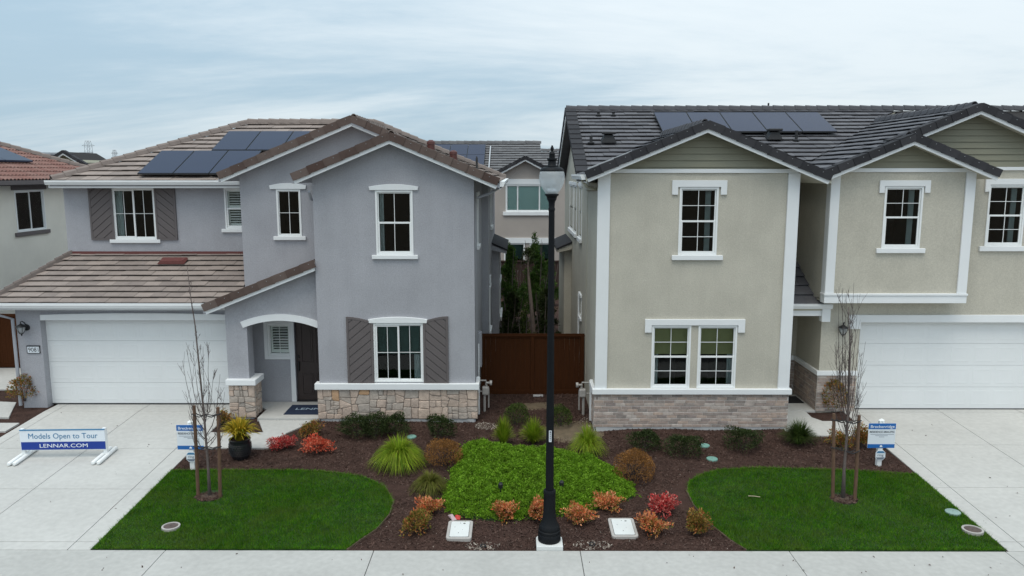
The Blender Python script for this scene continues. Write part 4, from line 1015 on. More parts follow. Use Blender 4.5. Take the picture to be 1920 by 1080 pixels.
# porch back wall, window, door
wpo = rect(502, 607, 545, 667, YB)
xdl, xdr = at(554, 680, YB)[0], at(602, 680, YB)[0]
m = MB(front(YB)); grid_wall(m, [XUL, XL - .0], [.3, 3.6], [(wpo[0] + .012, wpo[1] - .012, wpo[2] + .012, wpo[3] - .012), (xdl, XL - .02, .2, 2.78)], -.16, -.002); m.build('wall', SG, LH)
wq = window(LH, front(YB), *wpo, kind='fixed', grid=(2, 2), inside_='p')
ring(MB(front(YB)), wpo[0] - .10, wpo[1] + .10, wpo[2] - .10, wpo[3] + .1, .098, 0, .04).build('window_trim', 'trim', wq, bevel=.006)
MB(front(YB)).box(xdl - .13, xdl - .002, 0, .045, .375, 2.92).build('door_casing', 'trim', LH, bevel=.006)
dr = MB(front(YB)).box(xdl + .01, XL - .03, -.12, -.07, .40, 2.77).build('front_door', 'door', LH)
dw = XL - .03 - xdl - .01
for (a0, a1, c0, c1) in ((.14, .46, .55, 1.15), (.54, .86, .55, 1.15), (.14, .46, 1.45, 2.6), (.54, .86, 1.45, 2.6)):
    p0, p1 = xdl + .01 + dw * a0, xdl + .01 + dw * a1; ring(MB(front(YB)), p0, p1, c0, c1, .025, -.07, -.055).build('door_moulding', 'door', dr); MB(front(YB)).box(p0 + .05, p1 - .05, -.07, -.06, c0 + .05, c1 - .05).build('door_panel', 'door', dr)
MB(front(YB)).box(xdl + .05, xdl + .09, -.07, -.01, 1.22, 1.5).build('door_handle', 'black', dr, bevel=.01); MB(front(YB)).box(xdl + .045, xdl + .095, -.07, -.03, 1.58, 1.66).build('door_lock', 'black', dr, bevel=.01)
MB(front(YB)).box(xdl + .0, XL - .03, -.14, .02, .375, .398).build('door_sill', 'ink', dr)
MB().box(XUL, XL, YP + .421, YB + .0, 3.45, 3.5).build('porch_ceiling', 'soffit', LH)
# solar arrays on the hip
for (tl, tr, bl, nn) in (((300, 282), (491, 282), (257, 325), 3), ((427, 245.5), (612, 245.5), (396, 281), 3)):
    a = onplane(*tl, PF[0] + .14, 0, s5); c = onplane(*tr, PF[0] + .14, 0, s5); d_ = onplane(*bl, PF[0] + .14, 0, s5)
    solar(LH, PF, ((a[0] * .5 + d_[0] * .5, c[0]), (d_[1], a[1])), nn)
# roof pipes and vents
for px, py, r_, hgt, mm in ((808, 283, .1, .22, 'vent_brown'), (850, 300, .1, .2, 'vent_brown'), (894, 318, .03, .28, 'vent_black')):
    x, y = onplane(px, py, *PR); z = PR[0] + PR[1] * x
    b = MB(); b.lathe([(r_ * 1.2, -.05), (r_ * 1.15, .02), (r_, .03), (r_, hgt * .8), (r_ * 1.12, hgt * .8), (r_ * 1.05, hgt * 1.1), (r_ * .5, hgt * 1.3)], (x, y, z), 14); b.build('roof_vent', mm, LH, smooth='auto')
MB().lathe([(.04, 0), (.04, .45)], (at(612, 228, 27)[0], 27., zridge - .3), 10).build('vent_pipe', 'vent_black', LH)
x, y = onplane(323, 493, *PG); z = PG[0] + s5 * y
MB().loft([(x - .38, y - .15, z - .02), (x + .38, y - .15, z - .02), (x + .38, y + .15, z + .1), (x - .38, y + .15, z + .1)], [(x - .3, y - .15, z + .07), (x + .3, y - .15, z + .07), (x + .34, y + .15, z + .14), (x - .34, y + .15, z + .14)]).build('roof_vent', 'flash_red', LH)
# downspouts, side pop-out roof
MB().tube([(XL - .06, 19.05, e - .25), (XL - .08, 19.3, e - .45), (XL - .1, 19.9, e - .5), (XL - .1, 20.58, e - .55)], .035, 6).build('downspout', 'soffit', LH)
MB().tube([(-.34, 19.5, e - .14), (-.6, 19.5, e - .3), (-.94, 19.5, e - .42)], .035, 6).build('downspout', 'soffit', LH)
def popout(house, X, sg, y0, y1, z0, m_tile, m_soff):
    a, b_ = X, X + sg * .52
    MB().loft([(a, y0, z0 + .22), (b_, y0, z0), (b_, y0, z0 - .1), (a, y0, z0 + .02)], [(a, y1, z0 + .22), (b_, y1, z0), (b_, y1, z0 - .1), (a, y1, z0 + .02)]).build('side_roof', m_soff, house)
    MB().loft([(a, y0 - .04, z0 + .235), (b_ + sg * .03, y0 - .04, z0 + .01), (b_ + sg * .03, y0 - .04, z0 + .06), (a, y0 - .04, z0 + .3)], [(a, y1, z0 + .235), (b_ + sg * .03, y1, z0 + .01), (b_ + sg * .03, y1, z0 + .06), (a, y1, z0 + .3)]).build('side_roof_tile', m_tile, house)
    MB().box(min(a, a + sg * .25), max(a, a + sg * .25), y0 + .3, y1, .27, z0 + .02).build('side_bay', m_soff, house)
popout(LH, -.8, 1, 26.6, 30.5, 3.95, 'rake_char', SG)

# ================================================================== RIGHT (BEIGE) HOUSE
RH = thing('beige_house', 'two-storey beige stucco house with charcoal tile roof, white corner boards and brick base', 'house', (8, 22, .3))
SB = 'stucco_beige'; eR = 6.58; YR2 = 26.2; zR2 = eR + 5 / 12 * (YR2 - 21.15)
YM2, YBY, YG2, YD2, YA2 = 18.65, 19.40, 19.90, 20.05, 21.6
XA, XB = 2.013, 6.767
TC = 'tile_char'; RC = 'rake_char'
w1 = rect(1272.5, 351, 1345, 478, YM2); w2 = rect(1221, 610, 1294, 727, YM2); w3 = rect(1307.5, 610, 1380, 727, YM2)
gx0, gxr, gx1 = 1.67, 4.48, 7.29; zgr = eR + s5 * 2.81
zbel = at(1320, 320, YM2)[1]
m = MB(front(YM2)); grid_wall(m, [XA, XB], [.27, zbel], [(w[0] + .012, w[1] - .012, w[2] + .012, w[3] - .012) for w in (w1, w2, w3)], -.16, 0); m.build('wall', SB, RH)
gt = lambda x: zgr - .13 - s5 * abs(x - gxr)
MB().loft([(XA, YM2 + .02, zbel), (XB, YM2 + .02, zbel), (XB, YM2 + .02, gt(XB)), (gxr, YM2 + .02, gt(gxr)), (XA, YM2 + .02, gt(XA))],
          [(XA, YM2 + .16, zbel), (XB, YM2 + .16, zbel), (XB, YM2 + .16, gt(XB)), (gxr, YM2 + .16, gt(gxr)), (XA, YM2 + .16, gt(XA))]).build('gable_wall', 'siding', RH)
siding(RH, [(XA + .03, zbel + .045), (XB - .03, zbel + .045), (XB - .03, gt(XB)), (gxr, gt(gxr) + .02), (XA + .03, gt(XA))], YM2 + .02)
MB(front(YM2)).box(XA + .0, XB - .0, -.0, .045, zbel - .055, zbel + .04).build('belt_board', 'trim', RH, bevel=.006)
hu = h_u(.19, .165, .345, .145)
window(RH, front(YM2), *w1, kind='hung', grid=(2, 2), header=hu, sill=(.15, .12, .07), inside_='c')
window(RH, front(YM2), *w2, kind='hung', grid=(2, 2), inside_='sL')
window(RH, front(YM2), *w3, kind='hung', grid=(2, 2), inside_='sR')
def h_twin():
    a, b_ = at(1209, 610, YM2)[0], at(1396, 610, YM2)[0]; t, u, v_ = at(1300, 598, YM2)[1], at(1300, 609.5, YM2)[1], at(1300, 623, YM2)[1]; lw = w2[0] - a - .01
    p = [(a, t), (b_, t), (b_, v_), (b_ - lw, v_), (b_ - lw, u), (a + lw, u), (a + lw, v_), (a, v_)]
    MB(front(YM2)).loft([(x, 0, z) for x, z in p], [(x, .05, z) for x, z in p]).build('window_header', 'trim', RH, bevel=.008)
h_twin()
bz0, bz1 = at(1300, 738.5, YM2)[1] + .01, at(1300, 727.5, YM2)[1]
bw = .27
for a, b_ in ((XA - .03, XA + bw), (XB - bw + .02, XB + .03)): MB(front(YM2)).box(a, b_, .0, .055, bz1 - .002, zbel - .057).build('corner_board', 'trim', RH, bevel=.008)
MB().box(XB + .002, XB + .03, YM2, YM2 + .25, bz1, 6.4).build('corner_board', 'trim', RH)
MB().loft(*[[(XA - .09, YM2 - .10, z), (XB + .09, YM2 - .10, z), (XB + .09, YM2 + .3, z), (XB, YM2 + .3, z), (XB, YM2, z), (XA, YM2, z), (XA, YM2 + .75, z), (XA - .09, YM2 + .75, z)] for z in (bz0, bz1)]).build('band', 'trim', RH, bevel=.012)
bricks(RH, front(YM2), XA - .04, XB + .04, .325, bz0 - .002)
bricks(RH, faceL(XA), YM2 - .03, YM2 + .68, .325, bz0 - .002)
MB().box(XA - .075, XA, YM2 + .68, YM2 + .76, .25, bz1 + .02).build('end_trim', 'trim', RH, bevel=.01)
MB().box(XA + .02, XB - .02, YM2 - .02, YM2 - .0005, .02, .323).build('foundation', 'foundation', RH)
MB().box(XA - .02, XA, YM2 + .0, 24, .02, .268).build('foundation', 'foundation', RH)
# left side wall facing the alley
m = MB(faceL(XA)); grid_wall(m, [YM2 + .001, 31], [.27, 6.36], [], -.16, 0); m.build('wall', SB, RH)
MB().loft([(XA, 21.2, 6.362), (XA, 31, 6.362), (XA, 26.2, zR2 - .22)], [(XA + .16, 21.2, 6.362), (XA + .16, 31, 6.362), (XA + .16, 26.2, zR2 - .22)]).build('gable_wall', SB, RH)
MB(faceL(XA)).box(21.40, 21.46, .0, .012, .3, 6.5).build('control_joint', 'soffit_beige', RH)
for (y0, y1) in ((23.2, 24.1), (25.1, 26.2), (26.6, 28.2)):
    window(RH, faceL(XA), y0, y1, 4.66, 6.2, kind='hung', grid=None, room=False, header=h_bar(.1, .12), sill=(.1, .13, .08))
window(RH, faceL(XA), 22.9, 23.5, 2.3, 2.9, kind='fixed', grid=None, room=False, header=h_bar(.08, .1), sill=(.08, .1, .06))
MB().tube([(XA - .05, 23.4, .5), (XA - .05, 23.4, 3.)], .028, 8).build('conduit', 'trim', RH)
MB().box(XA - .1, XA, 23.3, 23.5, .8, 1.1).build('outlet_box', 'trim', RH, bevel=.01)
popout(RH, XA, -1, 27.0, 30.5, 3.95, RC, SB)
# roofs
limR = Budget(300)
PL2 = (6.6 - s5 * 7.52, s5, 0.)                              # slope shared by the bay gable and the large right gable
PM2 = (eR - s5 * 21.15, 0., s5)
Gr = 11.5; zGr = 6.6 + s5 * (Gr - 7.52)
roof_plane(RH, [(9.67, 19.54), (Gr, 19.54), (Gr, 25.2), (9.67, 23.3)], *PL2, TC, soff='soffit_beige', budget=limR, origin=(7.52, 19.))
roof_plane(RH, [(7.52, 19.04), (9.67, 19.04), (9.67, 23.3), (7.52, 21.15)], *PL2, TC, soff='soffit_beige', budget=limR, origin=(7.52, 19.))
roof_plane(RH, [(gxr, 23.96), (7.3, 21.15), (7.52, 21.15), (Gr, 25.13), (12.6, YR2), (gxr, YR2)], *PM2, TC, soff='soffit_beige', budget=limR, origin=(1.7, 21.15))
roof_plane(RH, [(1.72, 21.15), (gxr, 23.96), (gxr, YR2), (1.72, YR2)], *PM2, TC, soff='soffit_beige', budget=limR, origin=(1.7, 21.15))
roof_plane(RH, [(gx0, 18.29), (gxr, 18.29), (gxr, 23.9), (gx0, 21.1)], eR - s5 * gx0, s5, 0., TC, soff='soffit_beige')
roof_plane(RH, [(gx1 + .12, 18.29), (gxr, 18.29), (gxr, 23.9), (gx1 + .12, 21.1)], eR + s5 * gx1, -s5, 0., TC, soff='soffit_beige')
roof_plane(RH, [(11.76, 19.06), (9.67, 19.06), (9.67, 19.9), (11.76, 19.9)], 6.6 + s5 * (9.67 - 7.52) + s5 * 9.67, -s5, 0., TC, soff='soffit_beige')
roof_plane(RH, [(Gr, 19.54), (15.5, 19.54), (15.5, 26.0), (Gr, 25.2)], zGr + s5 * Gr, -s5, 0., TC, soff='soffit_beige')
roof_plane(RH, [(1.72, YR2), (19, YR2), (19, 31.2), (1.72, 31.2)], zR2 + s5 * YR2, 0., -s5, TC, tiles=False, soff='tile_char')
roof_plane(RH, [(12.6, YR2), (19, YR2), (19, 22.2), (15.5, 22.2), (12.6, 25.1)], *PM2, TC, tiles=False, soff='tile_char')
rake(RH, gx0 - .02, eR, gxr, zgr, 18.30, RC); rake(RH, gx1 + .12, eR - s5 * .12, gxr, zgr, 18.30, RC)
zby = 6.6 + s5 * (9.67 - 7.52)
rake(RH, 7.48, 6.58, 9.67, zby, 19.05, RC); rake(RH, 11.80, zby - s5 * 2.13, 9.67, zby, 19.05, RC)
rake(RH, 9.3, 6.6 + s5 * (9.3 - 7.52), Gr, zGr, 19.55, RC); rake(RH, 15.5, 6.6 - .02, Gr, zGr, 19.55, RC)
cap_line(RH, (gxr, 18.58, zgr + .01), (gxr, 23.8, zgr + .01), TC, w=.095); cap_line(RH, (9.67, 19.33, zby + .01), (9.67, 19.75, zby + .01), TC, w=.095); cap_line(RH, (Gr, 19.83, zGr + .01), (Gr, 25.1, zGr + .01), TC, w=.095)
cap_line(RH, (1.7, YR2, zR2 + .03), (18.6, YR2, zR2 + .03), TC)
# left end of the main ridge: front and rear rakes of the side gable
for (ya, yb, za, zb_) in ((21.15, YR2, eR, zR2), (31.2, YR2, zR2 - s5 * 5., zR2)):
    n = 13
    for i in range(n):
        t0, t1_ = i / n, (i + 1.06) / n; y0, y1 = ya + (yb - ya) * t0, ya + (yb - ya) * t1_; z0_, z1_ = za + (zb_ - za) * t0 + .03, za + (zb_ - za) * t1_
        b = MB(); b.loft([(1.66, y0, z0_ + .03), (2.0, y0, z0_ + .03), (2.0, y0, z0_ + .06), (1.66, y0, z0_ + .06)], [(1.66, y1, z1_ + .03), (2.0, y1, z1_ + .03), (2.0, y1, z1_ + .06), (1.66, y1, z1_ + .06)])
        b.loft([(1.66, y0, z0_ - .1), (1.69, y0, z0_ - .1), (1.69, y0, z0_ + .03), (1.66, y0, z0_ + .03)], [(1.66, y1, z1_ - .1), (1.69, y1, z1_ - .1), (1.69, y1, z1_ + .03), (1.66, y1, z1_ + .03)])
        b.build('rake_tile', RC, RH)
    MB().loft([(1.695, ya, za - .22), (1.72, ya, za - .22), (1.72, ya, za - .03), (1.695, ya, za - .03)], [(1.695, yb, zb_ - .22), (1.72, yb, zb_ - .22), (1.72, yb, zb_ - .03), (1.695, yb, zb_ - .03)]).build('barge_board', 'trim', RH)
gutter_side(RH, gx0 - .13, 18.3, 21.3, eR - .005, -1)
MB().box(gx0, gx0 + .02, 18.33, 21.2, eR - .2, eR - .03).build('fascia', 'trim', RH)
MB().loft([(2.75, 18.42, eR + s5 * (2.75 - gx0) + .07), (2.75, 18.52, eR + s5 * (2.75 - gx0) + .07), (1.72, 18.52, eR + .11), (1.72, 18.42, eR + .11)], [(2.75, 18.42, eR + s5 * (2.75 - gx0) + .10), (2.75, 18.52, eR + s5 * (2.75 - gx0) + .10), (1.72, 18.52, eR + .14), (1.72, 18.42, eR + .14)]).build('roof_flashing', 'flash_grey', RH)
MB().tube([(1.62, 18.9, eR - .13), (1.75, 18.95, eR - .3), (XA - .04, 19.1, eR - .36), (XA - .04, 21.3, eR - .42)], .035, 6).build('downspout', 'soffit_beige', RH)
# bay
xb0, xb1 = 7.86, 11.40; zbb = at(1700, 567.5, YBY)[1]; zbt = at(1700, 549.5, YBY)[1]; zbe2 = at(1700, 318.5, YBY)[1]
w4 = rect(1654.5, 349.5, 1726.5, 465, YBY)
m = MB(front(YBY)); grid_wall(m, [xb0, xb1], [zbb + .01, zbe2], [(w4[0] + .012, w4[1] - .012, w4[2] + .012, w4[3] - .012)], -.16, 0); m.build('wall', SB, RH)
bt = lambda x: zby - .13 - s5 * abs(x - 9.67)
MB().loft(*[[(xb0, y, zbe2), (xb1, y, zbe2), (xb1, y, max(bt(xb1), zbe2 + .01)), (9.67, y, bt(9.67)), (xb0, y, max(bt(xb0), zbe2 + .01))] for y in (YBY + .02, YBY + .16)]).build('gable_wall', 'siding', RH)
siding(RH, [(xb0 + .25, zbe2 + .045), (xb1 - .1, zbe2 + .045), (9.67, bt(9.67) + .02)], YBY + .02)
MB(front(YBY)).box(xb0, xb1, 0, .045, zbe2 - .055, zbe2 + .04).build('belt_board', 'trim', RH, bevel=.006)
MB().box(xb0, xb0 + .16, YBY + .161, YA2 + .1, 3.4, 6.5).build('wall', SB, RH)
MB().box(xb1 - .16, xb1, YBY + .161, YG2 - .001, zbb + .01, 6.6).build('wall', SB, RH)
MB().box(xb0, xb1, YBY + .16, YG2 - .002, zbb + .012, zbb + .08).build('bay_soffit', 'soffit_beige', RH)
for a, b_ in ((xb0 - .02, xb0 + .21), (xb1 - .22, xb1 + .02)): MB(front(YBY)).box(a, b_, 0, .05, zbt + .001, zbe2 - .057).build('corner_board', 'trim', RH, bevel=.008)
MB().box(xb0 - .022, xb0 - .001, YBY, YBY + .2, zbt, 6.45).build('corner_board', 'trim', RH)
MB(front(YBY)).box(xb0 - .03, xb1 + .03, -.2, .06, zbb, zbt - .055).build('bay_band', 'trim', RH, bevel=.008); MB(front(YBY)).box(xb0 - .045, xb1 + .045, -.2, .085, zbt - .052, zbt).build('bay_band_lip', 'trim', RH, bevel=.008)
window(RH, front(YBY), *w4, kind='hung', grid=(2, 2), grid2=(1, 1), header=h_u(.15, .15, .31, .13), sill=(.13, .12, .07), inside_='c')
# garage front and upper right wall
XP = 8.03
w5 = rect(1848, 346.5, 1918, 461, YG2)
zbe3 = at(1880, 316, YG2)[1]
zhd = at(1700, 603.5, YG2)[1]; xg0, xg1 = at(1604, 690, YG2)[0] + .04, at(1604, 690, YG2)[0] + 4.95
m = MB(front(YG2)); grid_wall(m, [XP, 15.3], [.25, zbe3], [(xg0, xg1, .2, zhd + .01), (xb0 + .3, xb1 - .3, 3.6, 6.2), (w5[0] + .012, w5[1] - .012, w5[2] + .012, w5[3] - .012)], -.16, 0); m.build('wall', SB, RH)
gt3 = lambda x: zGr - .13 - s5 * abs(x - Gr)
MB().loft(*[[(XP, y, zbe3), (15.2, y, zbe3), (15.2, y, zbe3 + .02), (Gr, y, gt3(Gr)), (XP, y, zbe3 + .02)] for y in (YG2 + .02, YG2 + .16)]).build('gable_wall', 'siding', RH)
siding(RH, [(9.0, zbe3 + .045), (14.6, zbe3 + .045), (Gr, gt3(Gr) + .02)], YG2 + .02)
MB(front(YG2)).box(9.5, 15.3, 0, .045, zbe3 - .045, zbe3 + .04).build('belt_board', 'trim', RH, bevel=.006)
window(RH, front(YG2), *w5, kind='hung', grid=(2, 2), header=h_u(.12, .155, .33, .13), sill=(.14, .13, .07), inside_='c')
garage_door(RH, xg0 - .02, xg1 + .02, .362, zhd, YD2)
a = at(1590, 600, YG2)[0]; t, v_ = at(1700, 589.5, YG2)[1], at(1700, 616, YG2)[1]
p = [(a, t), (xg1 + .2, t), (xg1 + .2, v_), (xg1 + .02, v_), (xg1 + .02, zhd - .0), (xg0 - .005, zhd - .0), (xg0 - .005, v_), (a, v_)]
MB(front(YG2)).loft([(x, 0, z) for x, z in p], [(x, .055, z) for x, z in p]).build('garage_header', 'trim', RH, bevel=.008)
MB().box(XP, XP + .16, YG2 + .161, YA2 + .2, .25, 3.35).build('wall', SB, RH)
MB().box(15.3, 15.46, YG2, 31, .25, 6.6).build('wall', SB, RH); MB().box(XA, 15.4, 31, 31.16, .25, 6.6).build('wall', SB, RH)
wall_lamp(RH, at(1575, 614, YG2)[0], at(1575, 614, YG2)[1], YG2)
# pier wainscot
z3, z4 = at(1560, 703, YG2)[1] + .005, at(1560, 694, YG2)[1]
MB().loft(*[[(XP - .07, YG2 - .07, z), (xg0 - .02, YG2 - .07, z), (xg0 - .02, YG2, z), (XP, YG2, z), (XP, YA2, z), (XP - .07, YA2, z)] for z in (z3, z4)]).build('band', 'trim', RH, bevel=.01)
bricks(RH, front(YG2), XP - .035, xg0 - .03, .345, z3 - .002)
bricks(RH, faceL(XP), YG2 - .0, YA2 - .02, .365, z3 - .002, stuff=True)
# entry alcove
m = MB(front(YA2)); grid_wall(m, [XB - .2, XP + .1], [.3, 6.6], [], -.16, 0); m.build('wall', SB, RH)
MB(front(YA2)).box(XB + .02, XP - .072, 0, .06, z3, z4).build('band', 'trim', RH); bricks(RH, front(YA2), XB + .02, XP - .04, .365, z3 - .002, stuff=True)
MB().box(XB - .16, XB, YM2 + .161, YA2 - .001, .27, 6.6).build('wall', SB, RH)
zpg = at(1520, 570, 19.68)[1]; PQ = (zpg - .01 - .56 * 19.74, 0., .56)
roof_plane(RH, [(XB + .005, 19.74), (8.0, 19.74), (7.84, YA2), (XB + .005, YA2)], *PQ, TC, soff='soffit_beige', exposure=.4)
gutter(RH, XB + .01, 8.19, 19.62, zpg, h=.12)
MB().box(XB + .01, 8.1, 19.75, 19.82, zpg - .32, zpg - .05).build('fascia', 'trim', RH)
MB().box(7.95, 8.17, 19.70, YG2 - .002, zpg - .47, zpg - .125).build('porch_bracket', 'trim', RH, bevel=.006)
MB().box(XB + .01, XP, 19.83, YA2, zpg - .30, zpg - .26).build('porch_ceiling', 'soffit_beige', RH)
MB().tube([(7.35, 21.1, 6.42), (7.35, 21.15, 6.3), (7.66, 21.52, 6.2), (7.72, 21.52, 6.1), (7.72, 21.5, 4.55), (7.72, 21.3, 4.4)], .038, 6).build('downspout', 'stucco_beige', RH)
gutter(RH, 7.3, 7.52, 21.03, eR - .005)
# solar array and roof vents
a = onplane(1229, 210.5, PM2[0] + .14, 0, s5); c = onplane(1543, 210, PM2[0] + .14, 0, s5); d_ = onplane(1237, 246.5, PM2[0] + .14, 0, s5); f_ = onplane(1559, 246.5, PM2[0] + .14, 0, s5)
solar(RH, PM2, (((a[0] + d_[0]) / 2, (c[0] + f_[0]) / 2), (d_[1], a[1])), 5)
for px, py in ((1141, 268), (1450, 262)):
    x, y = onplane(px, py, *PM2); z = PM2[0] + s5 * y
    MB().loft([(x - .22, y - .15, z), (x + .22, y - .15, z), (x + .22, y + .2, z + .1), (x - .22, y + .2, z + .1)], [(x - .12, y - .12, z + .22), (x + .12, y - .12, z + .22), (x + .12, y + .12, z + .26), (x - .12, y + .12, z + .26)]).build('roof_vent', 'vent_black', RH)
    MB().box(x - .2, x + .2, y - .2, y + .1, z + .25, z + .32).build('vent_cap', 'vent_black', RH, bevel=.02)
for px, py, hh in ((1108, 269, .22), (1492, 264, .3), (1122, 217, .1), (1150, 217, .1)):
    x, y = onplane(px, py, *PM2); z = PM2[0] + s5 * y; MB().lathe([(.1, 0), (.1, .03), (.045, .05), (.045, hh)], (x, y, z), 10).build('vent_pipe', 'vent_black', RH)
MB().lathe([(.03, 0), (.03, .4)], (at(1440, 200, 26.6)[0], 26.6, zR2 - .15), 8).build('vent_pipe', 'vent_black', RH)
MB().box(6.85, 7.55, 20.35, 21.0, .366, .378).build('mat_proxy', 'mat_dark', None) if False else None

# ================================================================== OTHER HOUSES
NH = thing('cream_house', 'cream stucco house with red barrel-tile roof, seen through the gap beyond the grey house', 'house', (-22, 28, .3))
XN = -17.5
m = MB(faceR(XN)); wn_ = (27.15, 28.85, at(58, 433, 28)[1], at(58, 356, 28)[1])
grid_wall(m, [23.0, 33.6], [.25, 6.35], [(wn_[0] + .012, wn_[1] - .012, wn_[2] + .012, wn_[3] - .012)], -.16, 0); m.build('wall', 'stucco_cream', NH)
w = window(NH, faceR(XN), *wn_, kind='slider', grid=None, inside_='R'); MB(faceR(XN)).box(wn_[0] - .15, wn_[1] + .15, 0, .05, wn_[3] + .005, wn_[3] + .16).build('window_header', 'shutter', w, bevel=.01); MB(faceR(XN)).box(wn_[0] - .15, wn_[1] + .15, 0, .07, wn_[2] - .14, wn_[2] - .005).build('window_sill', 'shutter', w, bevel=.01)
MB().box(-27, XN - .16, 23.0, 23.16, .25, 6.35).build('wall', 'stucco_cream', NH); MB().box(-27, XN - .16, 33.44, 33.6, .25, 6.35).build('wall', 'stucco_cream', NH)
eN = 6.38; XE = -17.0
PN = (eN + s5 * XE, -s5, 0.)
roof_plane(NH, [(XE, 22.6), (XE, 33.8), (-22.6, 28.3), (-22.6, 28.1)], *PN, 'tile_red', barrel=True, width=.4, exposure=.36)
roof_plane(NH, [(XE, 33.8), (-28., 33.8), (-22.6, 28.3)], eN + s5 * 33.8, 0., -s5, 'tile_red', tiles=False)
roof_plane(NH, [(XE, 22.6), (-28., 22.6), (-22.6, 28.1)], eN - s5 * 22.6, 0., s5, 'tile_red', tiles=False)
cap_line(NH, (XE, 33.8, eN + .05), (-22.6, 28.3, eN + s5 * 5.6 + .05), TB)
MB().box(XE + .0, XE + .12, 22.6, 33.7, eN - .16, eN - .02).build('gutter', 'shutter', NH); MB().box(XE - .03, XE - .002, 22.6, 33.7, eN - .2, eN - .03).build('fascia', 'shutter', NH)
ca = onplane(60, 303, PN[0] + .1, PN[1], 0); cb = onplane(2, 279, PN[0] + .1, PN[1], 0)
z_ = lambda x: PN[0] + PN[1] * x
xa_, xb_ = ca[0], ca[0] - 1.55; y1_ = ca[1]; y0_ = y1_ - 3.2
for k in range(2):
    a0, a1 = y0_ + 1.6 * k + .01, y0_ + 1.6 * (k + 1) - .01
    MB().loft([(xa_, a0, z_(xa_) + .08), (xb_, a0, z_(xb_) + .08), (xb_, a1, z_(xb_) + .08), (xa_, a1, z_(xa_) + .08)], [(xa_, a0, z_(xa_) + .14), (xb_, a0, z_(xb_) + .14), (xb_, a1, z_(xb_) + .14), (xa_, a1, z_(xa_) + .14)]).build('solar_panel', 'pv', NH)

def fence(label, x0, x1, Y, z0, z1, m, boards=None, posts=1, name='fence'):
    f = thing(name, label, 'fence', ((x0 + x1) / 2, Y, z0))
    nb = boards or int((x1 - x0) / .14); bwid = (x1 - x0) / nb
    for k in range(nb): MB().box(x0 + k * bwid + .0015, x0 + (k + 1) * bwid - .0015, Y, Y + .02 + random.uniform(0, .003), z0 + .06, z1 - .06).build('board', m, f)
    for zz_ in (z0 + .02, z1 - .10): MB().box(x0, x1, Y - .028, Y - .001, zz_, zz_ + .12).build('rail', m, f, bevel=.004)
    MB().box(x0 - .01, x1 + .01, Y - .05, Y + .06, z1 - .06, z1 - .02).build('cap_rail', m, f, bevel=.004)
    for k in range(posts + 2):
        c = x0 + (x1 - x0) * k / (posts + 1); c = min(max(c, x0 + .05), x1 - .05)
        MB().box(c - .05, c + .05, Y - .045, Y - .0015, z0 - .05, z1 - .062).build('post', m, f, bevel=.004)
    return f
fence('dark brown board fence closing the side yard between the grey and beige houses', XR + .04, XA - .03, 21.55, .31, 2.08, 'fence')
MB().box(-.1, .75, 21.42, 21.5, .33, .352).build('kickboard', 'concrete', None) if False else None
fence('brown board fence at the far left beside the grey garage', XN + .02, -13.4, 24.5, .34, 2.1, 'fence')
fence('dark rear fence at the end of the narrow side yard', -6., 8., 40., .3, 2.1, 'fence_dark', boards=100)

BH = thing('taupe_house', 'taupe stucco house with grey tile roof, seen behind the alley between the front houses', 'house', (0, 46, .3))
YF = 43.
wa = rect(948, 346, 1034, 397, YF); zl1, zl0 = at(980, 456, YF)[1], at(980, 510, YF)[1]
wb = (at(945, 480, YF)[0], at(984, 480, YF)[0], zl0, zl1); wc = (at(993, 480, YF)[0], at(1032, 480, YF)[0], zl0, zl1)
eB = at(935, 322, YF - .4)[1]; xg_ = at(985, 292, YF - .4)[0]; xl_ = at(933, 322, YF - .4)[0]; zg_ = at(985, 294, YF - .4)[1]
m = MB(front(YF)); grid_wall(m, [-9, 9], [.25, eB], [(w_[0] + .012, w_[1] - .012, w_[2] + .012, w_[3] - .012) for w_ in (wa, wb, wc)], -.16, 0); m.build('wall', 'stucco_taupe', BH)
MB().loft(*[[(xl_ + .3, y, eB), (2 * xg_ - xl_ - .3, y, eB), (xg_, y, zg_ - .12)] for y in (YF, YF + .16)]).build('gable_wall', 'stucco_taupe', BH)
window(BH, front(YF), *wa, kind='triple', grid=None, header=h_bar(.22, .3), sill=(.15, .2, .1), inside_='b', frame=.06)
for w_ in (wb, wc): window(BH, front(YF), *w_, kind='fixed', grid=None, inside_='d', frame=.06)
MB(front(YF)).box(wb[0] - .25, wc[1] + .25, 0, .06, zl1 + .01, zl1 + .3).build('window_header', 'trim', BH)
sB = (zg_ - eB) / (xg_ - xl_)
PB = (eB - .1 - s5 * (YF - .2), 0., s5)
zrB = at(1000, 269, 48)[1]
YRB = YF - .2 + (zrB - eB + .1) / s5; xre = at(1013, 268, YRB)[0]
zr2 = at(1030, 284, 47)[1]; YR3 = YF - .2 + (zr2 - eB + .1) / s5
roof_plane(BH, [(-9, YF + .2), (xre, YF + .2), (xre, YRB), (-9, YRB)], *PB, 'tile_grey', exposure=.37, width=.5)
roof_plane(BH, [(xre, YF + .2), (9, YF + .2), (9, YR3), (xre, YR3)], *PB, 'tile_grey', exposure=.37, width=.5)
roof_plane(BH, [(-9, YRB), (xre, YRB), (xre, YRB + 5), (-9, YRB + 5)], zrB + s5 * YRB, 0, -s5, 'tile_grey', tiles=False)
roof_plane(BH, [(xl_, YF - .4), (xg_, YF - .4), (xg_, YF + 2), (xl_, YF + .2)], eB - sB * xl_, sB, 0, 'tile_grey', tiles=False); roof_plane(BH, [(2 * xg_ - xl_, YF - .4), (xg_, YF - .4), (xg_, YF + 2), (2 * xg_ - xl_, YF + .2)], eB + sB * (2 * xg_ - xl_), -sB, 0, 'tile_grey', tiles=False)
